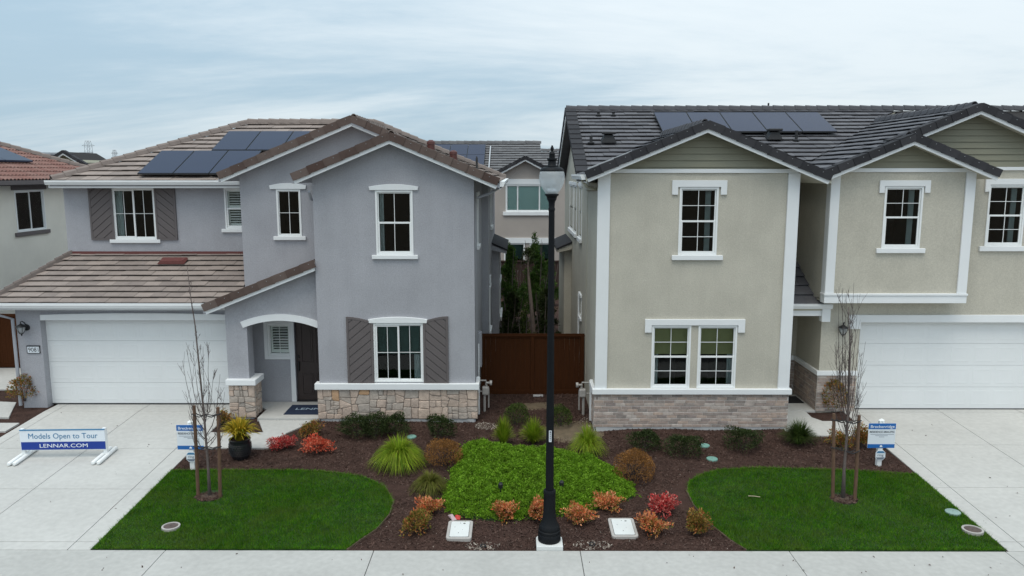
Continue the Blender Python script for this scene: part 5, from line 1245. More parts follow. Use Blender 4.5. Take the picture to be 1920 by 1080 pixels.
rake(BH, xl_, eB, xg_, zg_, YF - .4, RC, step=.5); rake(BH, 2 * xg_ - xl_, eB, xg_, zg_, YF - .4, RC, step=.5)
cap_line(BH, (-9, YRB, zrB + .03), (xre, YRB, zrB + .03), 'tile_grey', ln=.45); cap_line(BH, (xre, YR3, zr2 + .03), (9, YR3, zr2 + .03), 'tile_grey', ln=.45)
a = onplane(911, 272, PB[0] + .1, 0, s5); d_ = onplane(906, 312, PB[0] + .1, 0, s5)
solar(BH, PB, ((a[0] - 6.2, a[0]), (d_[1], a[1])), 6, rows=2)
MB().box(a[0] + .05, a[0] + .15, d_[1], d_[1] + .1, PB[0] + s5 * d_[1], PB[0] + s5 * d_[1] + .1).build('conduit', 'flash_grey', BH)
MB().loft(*[[(a[0] + .25 + q[0], y, PB[0] + s5 * y + q[1]) for q in ((0, .05), (.06, .05), (.06, .13), (0, .13))] for y in (d_[1] - .2, a[1] - .2)]).build('roof_conduit', 'flash_grey', BH)

DH = thing('charcoal_roofed_house', 'distant house with charcoal gable roof and white barge boards beyond the red tile roof', 'house', (-32, 52, .3))
YD = 50.; ad = at(116, 283, YD); ld = at(85, 305, YD); rd = at(152, 309, YD)
MB().loft(*[[(ad[0] - 1.2, y, .3), (ad[0] + 1.2, y, .3), (ad[0] + 1.2, y, ad[1] - .72), (ad[0], y, ad[1] - .2), (ad[0] - 1.2, y, ad[1] - .72)] for y in (YD + .4, YD + 4)]).build('wall', 'siding', DH)
sl_ = .62
for sg in (-1, 1):
    roof_plane(DH, [(ad[0], YD), (ad[0] + sg * 1.4, YD), (ad[0] + sg * 1.4, YD + 4), (ad[0], YD + 4)], ad[1] + sg * sl_ * ad[0], -sg * sl_, 0, TC, tiles=False)
    rake(DH, ad[0] + sg * 1.4, ad[1] - sl_ * 1.4, ad[0], ad[1], YD, RC, step=.6)
PD = (ad[1] - s5 * (YD + 4), 0, s5)
roof_plane(DH, [(ad[0] - 9, YD + 1), (ad[0] - .2, YD + 1), (ad[0] - .2, YD + 4), (ad[0] - 9, YD + 4)], *PD, TC, exposure=.4, width=.5)
MB().box(ad[0] - 8.6, ad[0] - 1.3, YD + 1.5, YD + 9, .3, ad[1] - 1.4).build('wall', 'stucco_cream', DH)

# pylons
def pylon(px, py_top, px_w, Y, label):
    x, zt = at(px, py_top, Y); h = zt - .2; w = px_w / FPX * Y / 2; t = thing('pylon', label, 'pylon', (x, Y, .2), 'lattice pylons on the horizon')
    def wd(f): return w * (1.6 - 1.1 * f if f < .45 else 1.1 - .1 * (f - .45) / .55) if f < .93 else w * .7
    b = MB(); r = .075 * Y / 300; N_ = 9
    for sx in (-1, 1):
        for sy in (-1, 1): b.tube([(x + sx * wd(f), Y + sy * wd(f), .2 + h * f) for f in (0, .25, .45, .7, .9, 1)], r, 4)
    for i in range(N_):
        f0, f1 = i / N_, (i + 1) / N_
        for sy in (-1, 1):
            b.tube([(x - wd(f0), Y + sy * wd(f0), .2 + h * f0), (x + wd(f1), Y + sy * wd(f1), .2 + h * f1)], r * .6, 3); b.tube([(x + wd(f0), Y + sy * wd(f0), .2 + h * f0), (x - wd(f1), Y + sy * wd(f1), .2 + h * f1)], r * .6, 3)
            b.tube([(x - wd(f1), Y + sy * wd(f1), .2 + h * f1), (x + wd(f1), Y + sy * wd(f1), .2 + h * f1)], r * .6, 3)
    b.build('lattice', 'steel', t)
    for f in (.52, .72, .90):
        c = MB(); L_ = w * 2.6; z = .2 + h * f
        c.tube([(x - L_, Y, z), (x + L_, Y, z)], r, 4); c.tube([(x - L_, Y, z), (x - wd(f), Y, z + h * .04)], r * .6, 3); c.tube([(x + L_, Y, z), (x + wd(f), Y, z + h * .04)], r * .6, 3); c.build('crossarm', 'steel', t)
pylon(163, 264, 9, 330., 'taller lattice power pylon above the red roof ridge')
pylon(213, 281, 5, 520., 'smaller fainter lattice pylon just right of the taller one')

# ================================================================== STREET LAMP
YLP = 13.11; lx, _ = at(1031, 1017, YLP); lx = .625
SL = thing('street_lamp', 'tall black post-top street lamp with acorn globe standing at the pavement edge', 'street lamp', (lx, YLP, G(YLP)))
zr_ = lambda py: at(1031, py, YLP)[1]
ft = MB().prism([(lx - .235, YLP - .255), (lx + .235, YLP - .255), (lx + .235, YLP + .10), (lx + .17, YLP + .22), (lx - .17, YLP + .22), (lx - .235, YLP + .10)], 'Z', -.06, .075).build('footing', 'lid_white', SL, bevel=.012)
c0 = (lx, YLP, 0.)
b = MB(); b.lathe([(.20, .076), (.205, .09), (.205, .20), (.195, .215), (.20, .235), (.20, .27), (.185, .285), (.19, .30), (.185, .345), (.165, .38), (.14, .43), (.12, .52), (.110, .60), (.106, .95), (.112, .965), (.112, 1.0), (.104, 1.02), (.08, 1.025)], c0, 32); b.build('lamp_base', 'lampblack', SL, smooth='auto')
zc1 = zr_(393)
b = MB(); n = 16; vs = []; fs = []
for z, r in ((1.0, .073), (zc1, .050)):
    for k in range(n * 2): t = pi * k / n; rr = r * (1 if k % 2 else .93); vs.append((lx + rr * cos(t), YLP + rr * sin(t), z))
fs = [(k, (k + 1) % (2 * n), (k + 1) % (2 * n) + 2 * n, k + 2 * n) for k in range(2 * n)]
b.add(vs, fs); b.build('pole', 'lampblack', SL)
Z = lambda py: zr_(py)
b = MB(); b.lathe([(.052, Z(396)), (.058, Z(394)), (.058, Z(391)), (.050, Z(389)), (.052, Z(382)), (.062, Z(377)), (.085, Z(373)), (.080, Z(372)), (.095, Z(368)), (.118, Z(366)), (.118, Z(364)), (.085, Z(363))], (lx, YLP, 0), 28); b.build('neck', 'lampblack', SL, smooth='auto')
b = MB(); b.lathe([(.098, Z(363)), (.126, Z(359)), (.160, Z(353)), (.188, Z(347)), (.206, Z(341)), (.215, Z(335)), (.214, Z(329)), (.206, Z(324)), (.198, Z(321))], (lx, YLP, 0), 32); b.build('globe', 'globe', SL, smooth=True)
b = MB(); b.lathe([(.06, Z(362)), (.085, Z(359)), (.08, Z(354)), (.03, Z(353))], (lx, YLP, 0), 20); b.build('lamp_socket', 'letter_white', SL, smooth=True)
b = MB(); b.lathe([(.19, Z(322)), (.203, Z(321)), (.203, Z(319.5)), (.185, Z(316)), (.14, Z(313.5)), (.115, Z(313)), (.115, Z(311.5)), (.085, Z(311)), (.07, Z(309)), (.066, Z(302)), (.082, Z(300)), (.082, Z(297)), (.05, Z(296)), (.048, Z(290)), (.052, Z(288)), (.04, Z(286)), (.02, Z(284)), (.018, Z(283)), (.03, Z(280)), (.028, Z(277)), (.016, Z(275)), (.018, Z(273.5)), (.008, Z(272.5))], (lx, YLP, 0), 24); b.build('lamp_cap', 'lampblack', SL, smooth='auto')
zt1, zt0 = Z(805), Z(826)
tg = MB().box(lx - .022, lx + .024, YLP - .0735, YLP - .066, zt0, zt1).build('number_tag', 'sign_white', SL)
for k, ch in enumerate('18887'):
    z1_ = zt1 - .012 - (zt1 - zt0 - .02) * k / 5; text(tg, ch, 'ink', lx - .009, lx + .012, z1_ - .027, z1_, lambda a, o, z: (a, YLP - .0735 - o, z), 'numeral')

# ================================================================== SIGNS
def yard_sign(px0, px1, py0, py1, pxp, pyb, label):
    gpt = gp(pxp, pyb); Y = gpt[1]; zg0 = G(Y)
    x0, x1, z0, z1 = rect(px0, py0, px1, py1, Y); xc = (x0 + x1) / 2
    t = thing('yard_sign', label, 'sign', (gpt[0], Y, zg0), 'blue and white yard signs by the driveways')
    w = x1 - x0; h = z1 - z0; xf = front(Y)
    MB().box(xc - .05, xc + .05, Y + .012, Y + .11, zg0 - .05, z1 + .045).build('post', 'pvc', t, bevel=.006); MB().lathe([(.072, 0), (.072, .012), (.01, .05)], (xc, Y + .06, z1 + .04), 4).build('post_cap', 'pvc', t)
    bd = MB(xf).box(x0, x1, -.010, .0, z0, z1).build('board', 'sign_white', t)
    MB(xf).box(x0, x1, .0005, .003, z1 - h * .235, z1).build('header_panel', 'sign_blue', t); MB(xf).box(x0, x1, .0005, .003, z0, z0 + h * .155).build('footer_panel', 'sign_blue', t)
    text(t, 'Breckenridge', 'letter_white', x0 + w * .07, x1 - w * .05, z1 - h * .22, z1 - h * .075, lambda a, o, z: (a, Y - .0032 - o, z), bold=.005)
    text(t, 'RESIDENCE 2804-2755', 'sign_dark', x0 + w * .05, x1 - w * .04, z1 - h * .385, z1 - h * .305, lambda a, o, z: (a, Y - .0005 - o, z), bold=.01)
    for k, (a0, a1) in enumerate(((.08, .95), (.26, .72), (.40, .60))): MB(xf).box(x0 + w * a0, x0 + w * a1, .0003, .0012, z1 - h * (.46 + .05 * k), z1 - h * (.445 + .05 * k)).build('small_print', 'sign_grey', t)
    hz = z0 + h * .04; hw = h * .05
    MB(xf).loft(*[[(xc - hw, o, hz), (xc + hw, o, hz), (xc + hw, o, hz + h * .045), (xc, o, hz + h * .085), (xc - hw, o, hz + h * .045)] for o in (.003, .005)]).build('house_emblem', 'letter_white', t)
    # the octagonal alarm badge on the post
    bw_ = .105; zc_ = z0 - .165; q = .05
    oc = lambda o, s: [(xc + s * a, o, zc_ + s * c) for a, c in ((-.055, -.115), (.055, -.115), (.108, -.055), (.108, .055), (.055, .115), (-.055, .115), (-.108, .055), (-.108, -.055))]
    MB(xf).loft(oc(.0, 1), oc(.010, 1)).build('badge', 'sign_white', t)
    MB(xf).loft(*[[(xc - .098, o, zc_ + .050), (xc + .098, o, zc_ + .050), (xc + .056, o, zc_ + .095), (xc - .056, o, zc_ + .095)] for o in (.0105, .012)]).build('badge_stripe', 'sign_teal', t)
    MB(xf).loft(*[[(xc - .056, o, zc_ - .10), (xc + .056, o, zc_ - .10), (xc + .098, o, zc_ - .050), (xc - .098, o, zc_ - .050)] for o in (.0105, .012)]).build('badge_stripe', 'sign_grey', t)
    text(t, 'ring', 'sign_grey', xc - .065, xc + .065, zc_ - .040, zc_ + .030, lambda a, o, z: (a, Y - .011 - o, z))
    return t
yard_sign(331, 380.5, 797.5, 843.5, 358, 880, 'blue and white yard sign behind the stakes of the tree beside the grey house driveway')
yard_sign(1627, 1677.5, 793, 839, 1648, 871, 'blue and white yard sign beside the beige house driveway')
def banner():
    Y = 16.80; x0, x1 = at(38, 828, Y)[0], at(194.5, 828, Y)[0]; z0, z1 = at(116, 844.5, Y)[1], at(116, 808, Y)[1]
    zg0 = G(Y); t = thing('banner_sign', 'low white and blue banner sign on white pipe legs standing on the driveway', 'sign', ((x0 + x1) / 2, Y, zg0), local=True)
    yaw = radians(2.2); t.rotation_euler = (0, 0, yaw); cx_ = (x0 + x1) / 2; hw = (x1 - x0) / 2
    L_ = lambda a, o, z: (a, -o, z - zg0); h = z1 - z0
    MB(L_).box(-hw, hw, -.02, .0, z0, z1).build('board', 'sign_white', t); MB(L_).box(-hw, hw, -.025, .006, z1, z1 + .022).build('top_rail', 'sign_teal', t)
    MB(L_).box(-hw + .015, hw - .0, .001, .004, z0 + .01, z0 + h * .42).build('lower_panel', 'sign_navy', t)
    text(t, 'Models Open to Tour', 'sign_teal', -hw * .80, hw * .83, z0 + h * .50, z0 + h * .86, lambda a, o, z: L_(a, .0015 + o, z))
    text(t, 'LENNAR.COM', 'letter_white', -hw * .55, hw * .58, z0 + h * .13, z0 + h * .32, lambda a, o, z: L_(a, .0042 + o, z))
    for sx in (-1, 1):
        xl = sx * (hw - .03)
        MB(L_).box(xl - .04, xl + .04, -.10, -.022, zg0 + .02, z1 + .035).build('post', 'pvc', t, bevel=.01)
        lg = MB()
        for dx in (-.065, .055):
            lg.tube([(xl + dx, -.44, .05), (xl + dx, -.42, .05), (xl + dx, .42, .05), (xl + dx, .44, .05)], [.03, .045, .045, .03], 10)
        # legs follow the slope of the drive
        o = lg.build('leg', 'pvc', t, smooth='auto'); o.rotation_euler = (atan(.35 / 6.95), 0, 0)
    t.location = (cx_, Y, zg0)
banner()
dm = thing('doormat', 'navy doormat with pale lettering in front of the grey house door', 'doormat', (-5.5, 19.9, .372))
mx0, mx1, my0, my1 = at(536, 770, 19.95)[0], -4.72, 19.45, 20.28
mx0 = -6.03
MB().loft([(mx0, my0, .373), (mx1, my0, .373), (mx1, my1, .373), (mx0, my1, .373)], [(mx0, my0, .386), (mx1, my0, .386), (mx1, my1, .386), (mx0, my1, .386)]).build('mat_pile', 'mat_navy', dm)
text(dm, 'LENNAR', 'letter_pale', mx0 + .20, mx1 - .08, my0 + .38, my0 + .54, lambda a, o, z: (a, z, .386 + o), bold=.01)
d2 = MB().box(6.83, 7.95, 20.55, 21.2, .361, .374).build('doormat', 'mat_dark'); setp(d2, 'plain black doormat at the dark entry of the beige house', 'doormat')

# ================================================================== COVERS, METERS, SMALL THINGS
def vault(x0, x1, y0, y1, label):
    zc_ = G((y0 + y1) / 2); t = thing('utility_lid', label, 'utility lid', ((x0 + x1) / 2, (y0 + y1) / 2, zc_), 'rectangular utility lids in the mulch')
    def rr(e, r):
        p = []
        for (cx_, cy_, a0) in ((x1 - e - r, y1 - e - r, 0), (x0 + e + r, y1 - e - r, 90), (x0 + e + r, y0 + e + r, 180), (x1 - e - r, y0 + e + r, 270)):
            for k in range(5): a = radians(a0 + 22.5 * k); p.append((cx_ + r * cos(a), cy_ + r * sin(a)))
        return p
    MB().loft([(x, y, G(y) - .1) for x, y in rr(0, .06)], [(x, y, G(y) + .022) for x, y in rr(0, .06)]).build('rim', 'lid_rim', t, bevel=.006)
    MB().loft([(x, y, G(y) + .022) for x, y in rr(.052, .03)], [(x, y, G(y) + .024) for x, y in rr(.052, .03)]).build('gap', 'ink', t)
    MB().loft([(x, y, G(y) + .022) for x, y in rr(.058, .03)], [(x, y, G(y) + .031) for x, y in rr(.058, .03)]).build('lid', 'lid_white', t, bevel=.003)
    for (u, v_, w_, h_) in ((.66, .80, .045, .03), (.50, .82, .012, .022), (.47, .28, .012, .03), (.3, .6, .02, .007), (.62, .45, .016, .006)):
        cx_, cy_ = x0 + (x1 - x0) * u, y0 + (y1 - y0) * v_; MB().prism([(cx_ + w_ / 2 * cos(k * pi / 4), cy_ + h_ / 2 * sin(k * pi / 4)) for k in range(8)], 'Z', G(cy_) + .030, G(cy_) + .0335).build('lid_hole', 'ink', t)
vault(-1.25, -.785, 13.22, 13.89, 'white utility lid in the mulch nearest the grey house lawn')
vault(1.78, 2.27, 13.30, 14.00, 'white utility lid in the mulch between the street lamp and the beige house lawn')
def round_lid(px, py, wpx, m, label, grp, rim=None, name='valve_cover', z_=None):
    x, y = gp(px, py); r = wpx / FPX * dep(y, G(y)) / 2; z = (float(mz(x, y)) if z_ is None else G(y) + z_) + .006
    t = thing(name, label, 'cover', (x, y, z), grp)
    if rim: MB().lathe([(r, -.06), (r, .030), (r * .80, .032), (r * .79, .01)], (x, y, z), 28).build('rim', rim, t, smooth='auto'); r *= .78
    MB().lathe([(r, -.05), (r, .018), (r * .93, .026), (.004, .028)], (x, y, z), 24).build('lid', m, t, smooth='auto')
    MB().box(x - .012, x + .012, y - .004, y + .004, z + .027, z + .031).build('lid_slot', 'ink', t)
gl_ = 'round green valve covers in the mulch'
round_lid(772, 818, 18, 'lid_green', 'green round valve cover behind the big lime grass clump', gl_)
round_lid(768, 841, 12, 'lid_green', 'green valve cover half hidden inside the big lime grass clump', gl_)
round_lid(1321, 835, 19, 'lid_green', 'green round valve cover nearer the brick wall of the beige house', gl_)
round_lid(1335, 858.5, 21, 'lid_green', 'green round valve cover nearer the lawn of the beige house', gl_)
round_lid(1785, 961, 27, 'lid_pale', 'pale green round cover in the right lawn by the driveway', gl_, z_=.01)
round_lid(320, 991, 33, 'iron', 'round rusty lid with pale ring in the lawn of the grey house', 'round iron lids in the lawns', 'lid_rim', 'cleanout_lid', .01)
round_lid(1822, 995, 37, 'iron', 'round rusty lid with pale ring in the lawn of the beige house', 'round iron lids in the lawns', 'lid_rim', 'cleanout_lid', .01)
for px, lb in ((906, 'dark round drain opening in pale gravel left of the street lamp'), (1110, 'dark round drain opening in pale gravel right of the street lamp')):
    x, y = gp(px, 1021); z = float(mz(x, y)); o = MB().lathe([(.055, -.02), (.058, .035), (.046, .036), (.044, .0), (.0, -.004)], (x, y, z), 16).build('drain', 'vent_black', smooth='auto'); setp(o, lb, 'drain', 'drains at the pavement edge')
for px, py, lb in ((939, 938, 'small black garden light in the green ground cover left of the lamp post'), (1053, 934, 'small black garden light in the green ground cover right of the lamp post')):
    x, y = gp(px, py); t = thing('garden_light', lb, 'garden light', (x, y, G(y)), 'black garden lights in the ground cover')
    MB().tube([(x, y, G(y) - .05), (x, y, G(y) + .30)], .012, 6).build('spike', 'black', t); MB().lathe([(.045, -.05), (.05, .03), (.03, .06)], (x, y, G(y) + .31), 10).build('lamp_head', 'black', t)
x, y = gp(851, 976); t = thing('marker_flag', 'crumpled pink and red marker flag by the left utility lid', 'flag', (x, y, G(y)))
MB().add([(x - .12, y + .06, G(y) + .08), (x - .02, y - .06, G(y) + .02), (x + .06, y - .04, G(y) + .035), (x - .03, y + .05, G(y) + .11), (x - .06, y + .0, G(y) + .09)], [(0, 1, 4), (1, 2, 4), (2, 3, 4), (3, 0, 4)]).build('flag_sheet', mat('flag_pink', (.42, .32, .34), .5), t, fix=False)
MB().add([(x + .02, y - .02, G(y) + .03), (x + .12, y - .03, G(y) + .03), (x + .13, y + .04, G(y) + .07), (x + .03, y + .05, G(y) + .09), (x + .08, y + .01, G(y) + .11)], [(0, 1, 4), (1, 2, 4), (2, 3, 4), (3, 0, 4)]).build('flag_tip', mat('flag_red', (.55, .05, .04), .5), t, fix=False)
x, y = gp(1413, 934); o = MB().tube([(x - .11, y + .02, G(y) + .045), (x, y, G(y) + .05), (x + .12, y - .03, G(y) + .045)], .008, 5).build('twig', mat('dry_twig', (.42, .36, .24), .8)); setp(o, 'dry pale stick lying on the lawn of the beige house', 'twig')
x, y = gp(1009, 742); o = MB().box(x - .14, x + .14, y - .06, y + .06, .32, .37).build('brick_block', 'foundation', bevel=.006); setp(o, 'small pale block lying at the foot of the brown fence', 'block')
def meter(X, sg, Y, label):
    t = thing('gas_meter', label, 'gas meter', (X, Y, .3), 'gas meters on the side walls')
    a = lambda d: X + sg * d
    b = MB(); b.tube([(a(.0), Y, 1.16), (a(.24), Y, 1.16), (a(.25), Y, 1.08)], .022, 8); b.tube([(a(.0), Y, .86), (a(.2), Y, .86), (a(.23), Y, .8)], .02, 8)
    b.tube([(a(.25), Y, 1.12), (a(.25), Y, .98)], .03, 8); b.tube([(a(.20), Y - .02, .86), (a(.20), Y - .02, .22)], .034, 8); b.tube([(a(.31), Y, .95), (a(.31), Y, .42)], .02, 8); b.build('pipework', 'pipe', t, smooth='auto')
    MB().box(min(a(.14), a(.32)), max(a(.14), a(.32)), Y - .1, Y + .08, .78, 1.0).build('meter_body', 'pipe', t, bevel=.03)
    b = MB(); b.tube([(a(.34), Y - .02, 1.1), (a(.40), Y - .02, 1.1)], .07, 12); b.tube([(a(.25), Y - .02, 1.1), (a(.40), Y - .02, 1.1)], .03, 8); b.build('regulator', 'pipe', t, smooth='auto')
meter(XR + .0, 1, 19.95, 'grey gas meter on the side wall of the grey house near the brown fence')
meter(XA - .0, -1, 19.75, 'grey gas meter on the side wall of the beige house near the brown fence')
window(LH, faceR(-.55), 27.4, 29.2, 1.5, 2.62, kind='fixed', grid=None, room=False, header=h_bar(.12, .16), sill=(.12, .14, .09))

# ================================================================== PLANTS
def leaves(name, P, D, L, wdt, m, parent=None, bend=.25, **kw):
    n = len(P); D = D / (np.linalg.norm(D, axis=1, keepdims=True) + 1e-9); R = rng.normal(size=(n, 3)); Sd = np.cross(D, R); Sd /= np.linalg.norm(Sd, axis=1, keepdims=True) + 1e-9; Nn = np.cross(Sd, D)
    L = (L * rng.uniform(.65, 1.25, n))[:, None]; w = (wdt * rng.uniform(.7, 1.2, n))[:, None]
    V = np.stack([P, P + D * L * .45 + Sd * w / 2 + Nn * w * bend, P + D * L - Nn * L * .12, P + D * L * .45 - Sd * w / 2 + Nn * w * bend], 1).reshape(-1, 3)
    k = 4 * np.arange(n)[:, None]; Fc = (np.array([[0, 1, 2], [0, 2, 3]])[None] + k[:, :, None]).reshape(-1, 3)
    return npmesh(name, V, Fc, m, parent, **kw)
def cloud(c, rx, ry, rz, n, lumps=9, shell=.55, lump_amp=.28, up=.35, flat=0.):
    u = rng.normal(size=(n, 3)); u /= np.linalg.norm(u, axis=1, keepdims=True); u[:, 2] = np.where(u[:, 2] < -.55, -u[:, 2], u[:, 2])
    lc = rng.normal(size=(lumps, 3)); lc /= np.linalg.norm(lc, axis=1, keepdims=True)
    amp = 1 - lump_amp + lump_amp * 1.35 * np.max(np.exp(-(((u[:, None] - lc[None]) ** 2).sum(-1)) / .22), 1)
    r = (shell + (1 - shell) * rng.uniform(0, 1, n) ** .5) * amp
    P = u * r[:, None] * np.array([rx, ry, rz]) + np.array(c); D = u * .8 + rng.normal(size=(n, 3)) * .65 + np.array([0, 0, up]); return P, D
def place(px, pyb, hpx, wpx):
    """ground spot, width and height of a plant whose picture spans wpx by hpx down to row pyb"""
    x, y = gp(px, pyb); d = dep(y, G(y)); w = wpx / FPX * d; y += w * .32; d = dep(y, G(y)); x = (px - CX) / FPX * d
    return x, y, float(mz(x, y)), w, max(.15, (hpx / FPX * d - w * .25))
def stems(mb, c, n, h, spread, r=.006):
    for _ in range(n):
        a = random.uniform(0, 2 * pi); s = spread * random.uniform(.3, 1.); k = random.uniform(.7, 1.)
        mb.tube([(c[0] + .02 * cos(a), c[1] + .02 * sin(a), c[2] - .03), (c[0] + s * .5 * cos(a), c[1] + s * .5 * sin(a), c[2] + h * .55 * k), (c[0] + s * cos(a), c[1] + s * sin(a), c[2] + h * k)], [r, r * .7, r * .35], 4)
def shrub(px, pyb, hpx, wpx, m, label, group, n=1600, L=.05, wd=.026, name='shrub', lumps=9, cat='shrub', shell=.5, amp=.28, stretch_y=1., zoff=0., twiggy=0, m2=None):
    x, y, z, w, h = place(px, pyb, hpx, wpx); z += zoff
    t = thing(name, label, cat, (x, y, z), group)
    P, D = cloud((x, y, z + h * .50), w / 2 * 1.24, w / 2 * 1.1 * stretch_y, h * .70, n, lumps, shell, amp); P[:, 2] = np.maximum(P[:, 2], z + .01)
    if m2:
        k = rng.uniform(size=n) < .5 - .9 * (P[:, 2] - z - h * .5) / h; k &= rng.uniform(size=n) < .75
        leaves('foliage', P[~k], D[~k], L, wd, m, t); leaves('foliage', P[k], D[k], L, wd, m2, t)
    else: leaves('foliage', P, D, L, wd, m, t)
    b = MB(); stems(b, (x, y, z), 14 + twiggy, h * .9, w * .36); b.build('stems', 'twig', t, fix=False); return t
gN = 'colourful nandina shrubs in the mulch'
for px, pyb, hp, wp, m, lb in (
    (779, 1002, 46, 62, 'olive_leaf', 'rust and green nandina in front, beside the grey house lawn curve'),
    (805, 970, 38, 50, 'orange_leaf', 'orange nandina squeezed between the green-rust one and the ground cover'),
    (947, 980, 44, 48, 'orange_leaf', 'orange nandina at the front edge of the ground cover, left of the lamp'),
    (1008, 981, 48, 46, 'orange_leaf', 'orange nandina partly hidden behind the lamp post'),
    (1087, 988, 44, 50, 'orange_leaf', 'orange nandina just right of the lamp post'),
    (1136, 960, 38, 56, 'orange_leaf', 'orange nandina set back on the right edge of the ground cover'),
    (1245, 966, 40, 54, 'crimson_leaf', 'crimson nandina right of the ground cover, behind the orange one'),
    (1221, 1006, 46, 58, 'orange_leaf', 'broad orange nandina beside the right utility lid'),
    (1305, 1006, 50, 48, 'olive_leaf', 'orange nandina with green base against the beige house lawn edging'),
    (596, 856, 42, 54, 'red_leaf', 'bright red nandina in front of the grey house stone wall'),
    (530, 848, 34, 44, 'crimson_leaf', 'dull pink nandina beside the front walk of the grey house'),
    (578, 822, 38, 52, 'olive_leaf', 'olive and orange nandina at the porch corner of the grey house'),
    (416, 802, 40, 32, 'olive_leaf', 'olive nandina against the garage side of the stone pillar'),
    (1577, 842, 40, 46, 'olive_leaf', 'yellow-green nandina between the stakes of the right tree'),
    (1614, 842, 46, 38, 'olive_leaf', 'brownish nandina between the right tree stake and the yard sign')):
    shrub(px, pyb, hp, wp, m, lb, gN, n=1150, L=.058, wd=.026, name='nandina', shell=.3, amp=random.uniform(.45, .7), twiggy=16, lumps=random.randint(6, 12), stretch_y=random.uniform(.8, 1.25), m2='olive_leaf' if m in ('orange_leaf',) else None)
shrub(1560, 774, 70, 42, 'olive_leaf', 'tall green and red nandina against the brick pier of the beige house', gN, n=1900, L=.06, wd=.03, name='nandina', amp=.2)
shrub(46, 768, 54, 46, 'olive_leaf', 'olive shrub with bare lower stems beside the grey garage', None, n=1300, L=.06, wd=.03, shell=.4, amp=.35, zoff=.22, twiggy=14)
gD = 'dark green clipped shrubs along the house fronts'
for px, pyb, hp, wp, lb in (
    (668, 823, 50, 58, 'dark green shrub under the grey house window, nearest the porch'),
    (704, 822, 50, 56, 'dark green shrub in the middle of the trio under the grey house window'),
    (739, 820, 50, 50, 'dark green shrub under the grey house window, right end of the trio'),
    (826, 824, 48, 50, 'single dark green shrub near the right corner of the grey house stone'),
    (1213, 845, 48, 60, 'dark green shrub by the brick base nearest the alley'),
    (1282, 860, 52, 62, 'dark green shrub left of the two green valve covers'),
    (1394, 848, 56, 64, 'dark green shrub under the right corner of the beige house window')):
    shrub(px, pyb, hp, wp, 'dark_leaf', lb, gD, n=2600, L=.045, wd=.022, amp=.38, lumps=14, shell=.5)
gB = 'round yellow-green shrubs before the brown fence'
shrub(968, 800, 46, 46, 'box_leaf', 'round yellow-green shrub before the fence, left of the lamp post', gB, n=2000, L=.035, wd=.02, amp=.15)
shrub(1050, 798, 46, 44, 'box_leaf', 'round yellow-green shrub before the fence, right of the lamp post', gB, n=2000, L=.035, wd=.02, amp=.15)
gG = 'round golden-brown dormant shrubs'
shrub(834, 880, 60, 62, 'brown_leaf', 'golden-brown round shrub left of the green ground cover', gG, n=3600, L=.035, wd=.016, amp=.14, shell=.45, twiggy=30)
shrub(1190, 908, 68, 68, 'brown_leaf', 'golden-brown round shrub right of the green ground cover', gG, n=4000, L=.035, wd=.016, amp=.12, shell=.45, twiggy=30)

def clump(x, y, z, r, h, n, m, w, droop, name, label, cat, group, lean=.9, parent_name='blades', seg=5, up=.2):
    t = thing(name, label, cat, (x, y, z), group)
    az = rng.uniform(0, 2 * pi, n); b0 = rng.uniform(0, 1, n) ** .7 * r * .13; R = r * rng.uniform(up, 1, n) ** .8 * lean; Hh = h * rng.uniform(.65, 1.12, n) * (1 - .35 * (R / r) ** 2)
    s = np.linspace(0, 1, seg + 1); V = []
    tw = rng.normal(0, .35, n)
    for q in s:
        rad = b0 + R * q ** 1.25; f_ = droop * np.clip(R / r, 0, 1.1) ** 1.4; zz_ = Hh * ((1 + 1.7 * f_) * q - 2.5 * f_ * q * q)
        wq = w * (1 - q ** 2) * .5 + .0006
        cx_ = x + rad * np.cos(az + tw * q * .4); cy_ = y + rad * np.sin(az + tw * q * .4); pz = z + np.maximum(zz_, .01 + .0 * q)
        V.append(np.stack([cx_ - np.sin(az) * wq, cy_ + np.cos(az) * wq, pz], -1)); V.append(np.stack([cx_ + np.sin(az) * wq, cy_ - np.cos(az) * wq, pz + .0], -1))
    V = np.stack(V, 1).reshape(-1, 3); k = (2 * (seg + 1) * np.arange(n))[:, None]
    Fc = np.array([[2 * i, 2 * i + 1, 2 * i + 3, 2 * i + 2] for i in range(seg)])[None] + k[:, :, None]
    npmesh(parent_name, V, Fc.reshape(-1, 4), m, t); return t
gO = 'ornamental grass clumps in the mulch'
def grassclump(px, pyb, hpx, wpx, m, label, n=700, droop=.9, w=.010, name='ornamental_grass', up=.2, lean=1.2):
    x, y, z, wd, h = place(px, pyb, hpx, wpx); y += wd * .05; h *= 1.15
    return clump(x, y, z, wd / 2, h, n, m, w, droop, name, label, 'grass clump', gO, lean=lean, up=up)
grassclump(747, 889, 84, 108, 'grassblade_lime', 'largest lime fountain grass clump, in front of the grey house', 1500, 1.0, .015, up=.15, lean=1.12)
grassclump(806, 932, 60, 76, 'grassblade_olive', 'olive fountain grass clump touching the left edge of the ground cover', 850, 1.0, .013, up=.15, lean=1.1)
grassclump(944, 838, 60, 42, 'grassblade_lime', 'narrow upright lime grass clump left of the lamp post', 700, .25, .012, up=.1)
grassclump(1000, 836, 60, 54, 'grassblade_lime', 'upright yellowish grass clump just behind the lamp post', 800, .35, .012, up=.1)
grassclump(1101, 862, 78, 74, 'grassblade_lime', 'lime grass clump at the rear right edge of the ground cover', 900, .8, .011, up=.1)
grassclump(1498, 840, 62, 70, 'grassblade_dark', 'dark green grass clump at the walk of the beige house', 1200, .5, .011, up=.1)

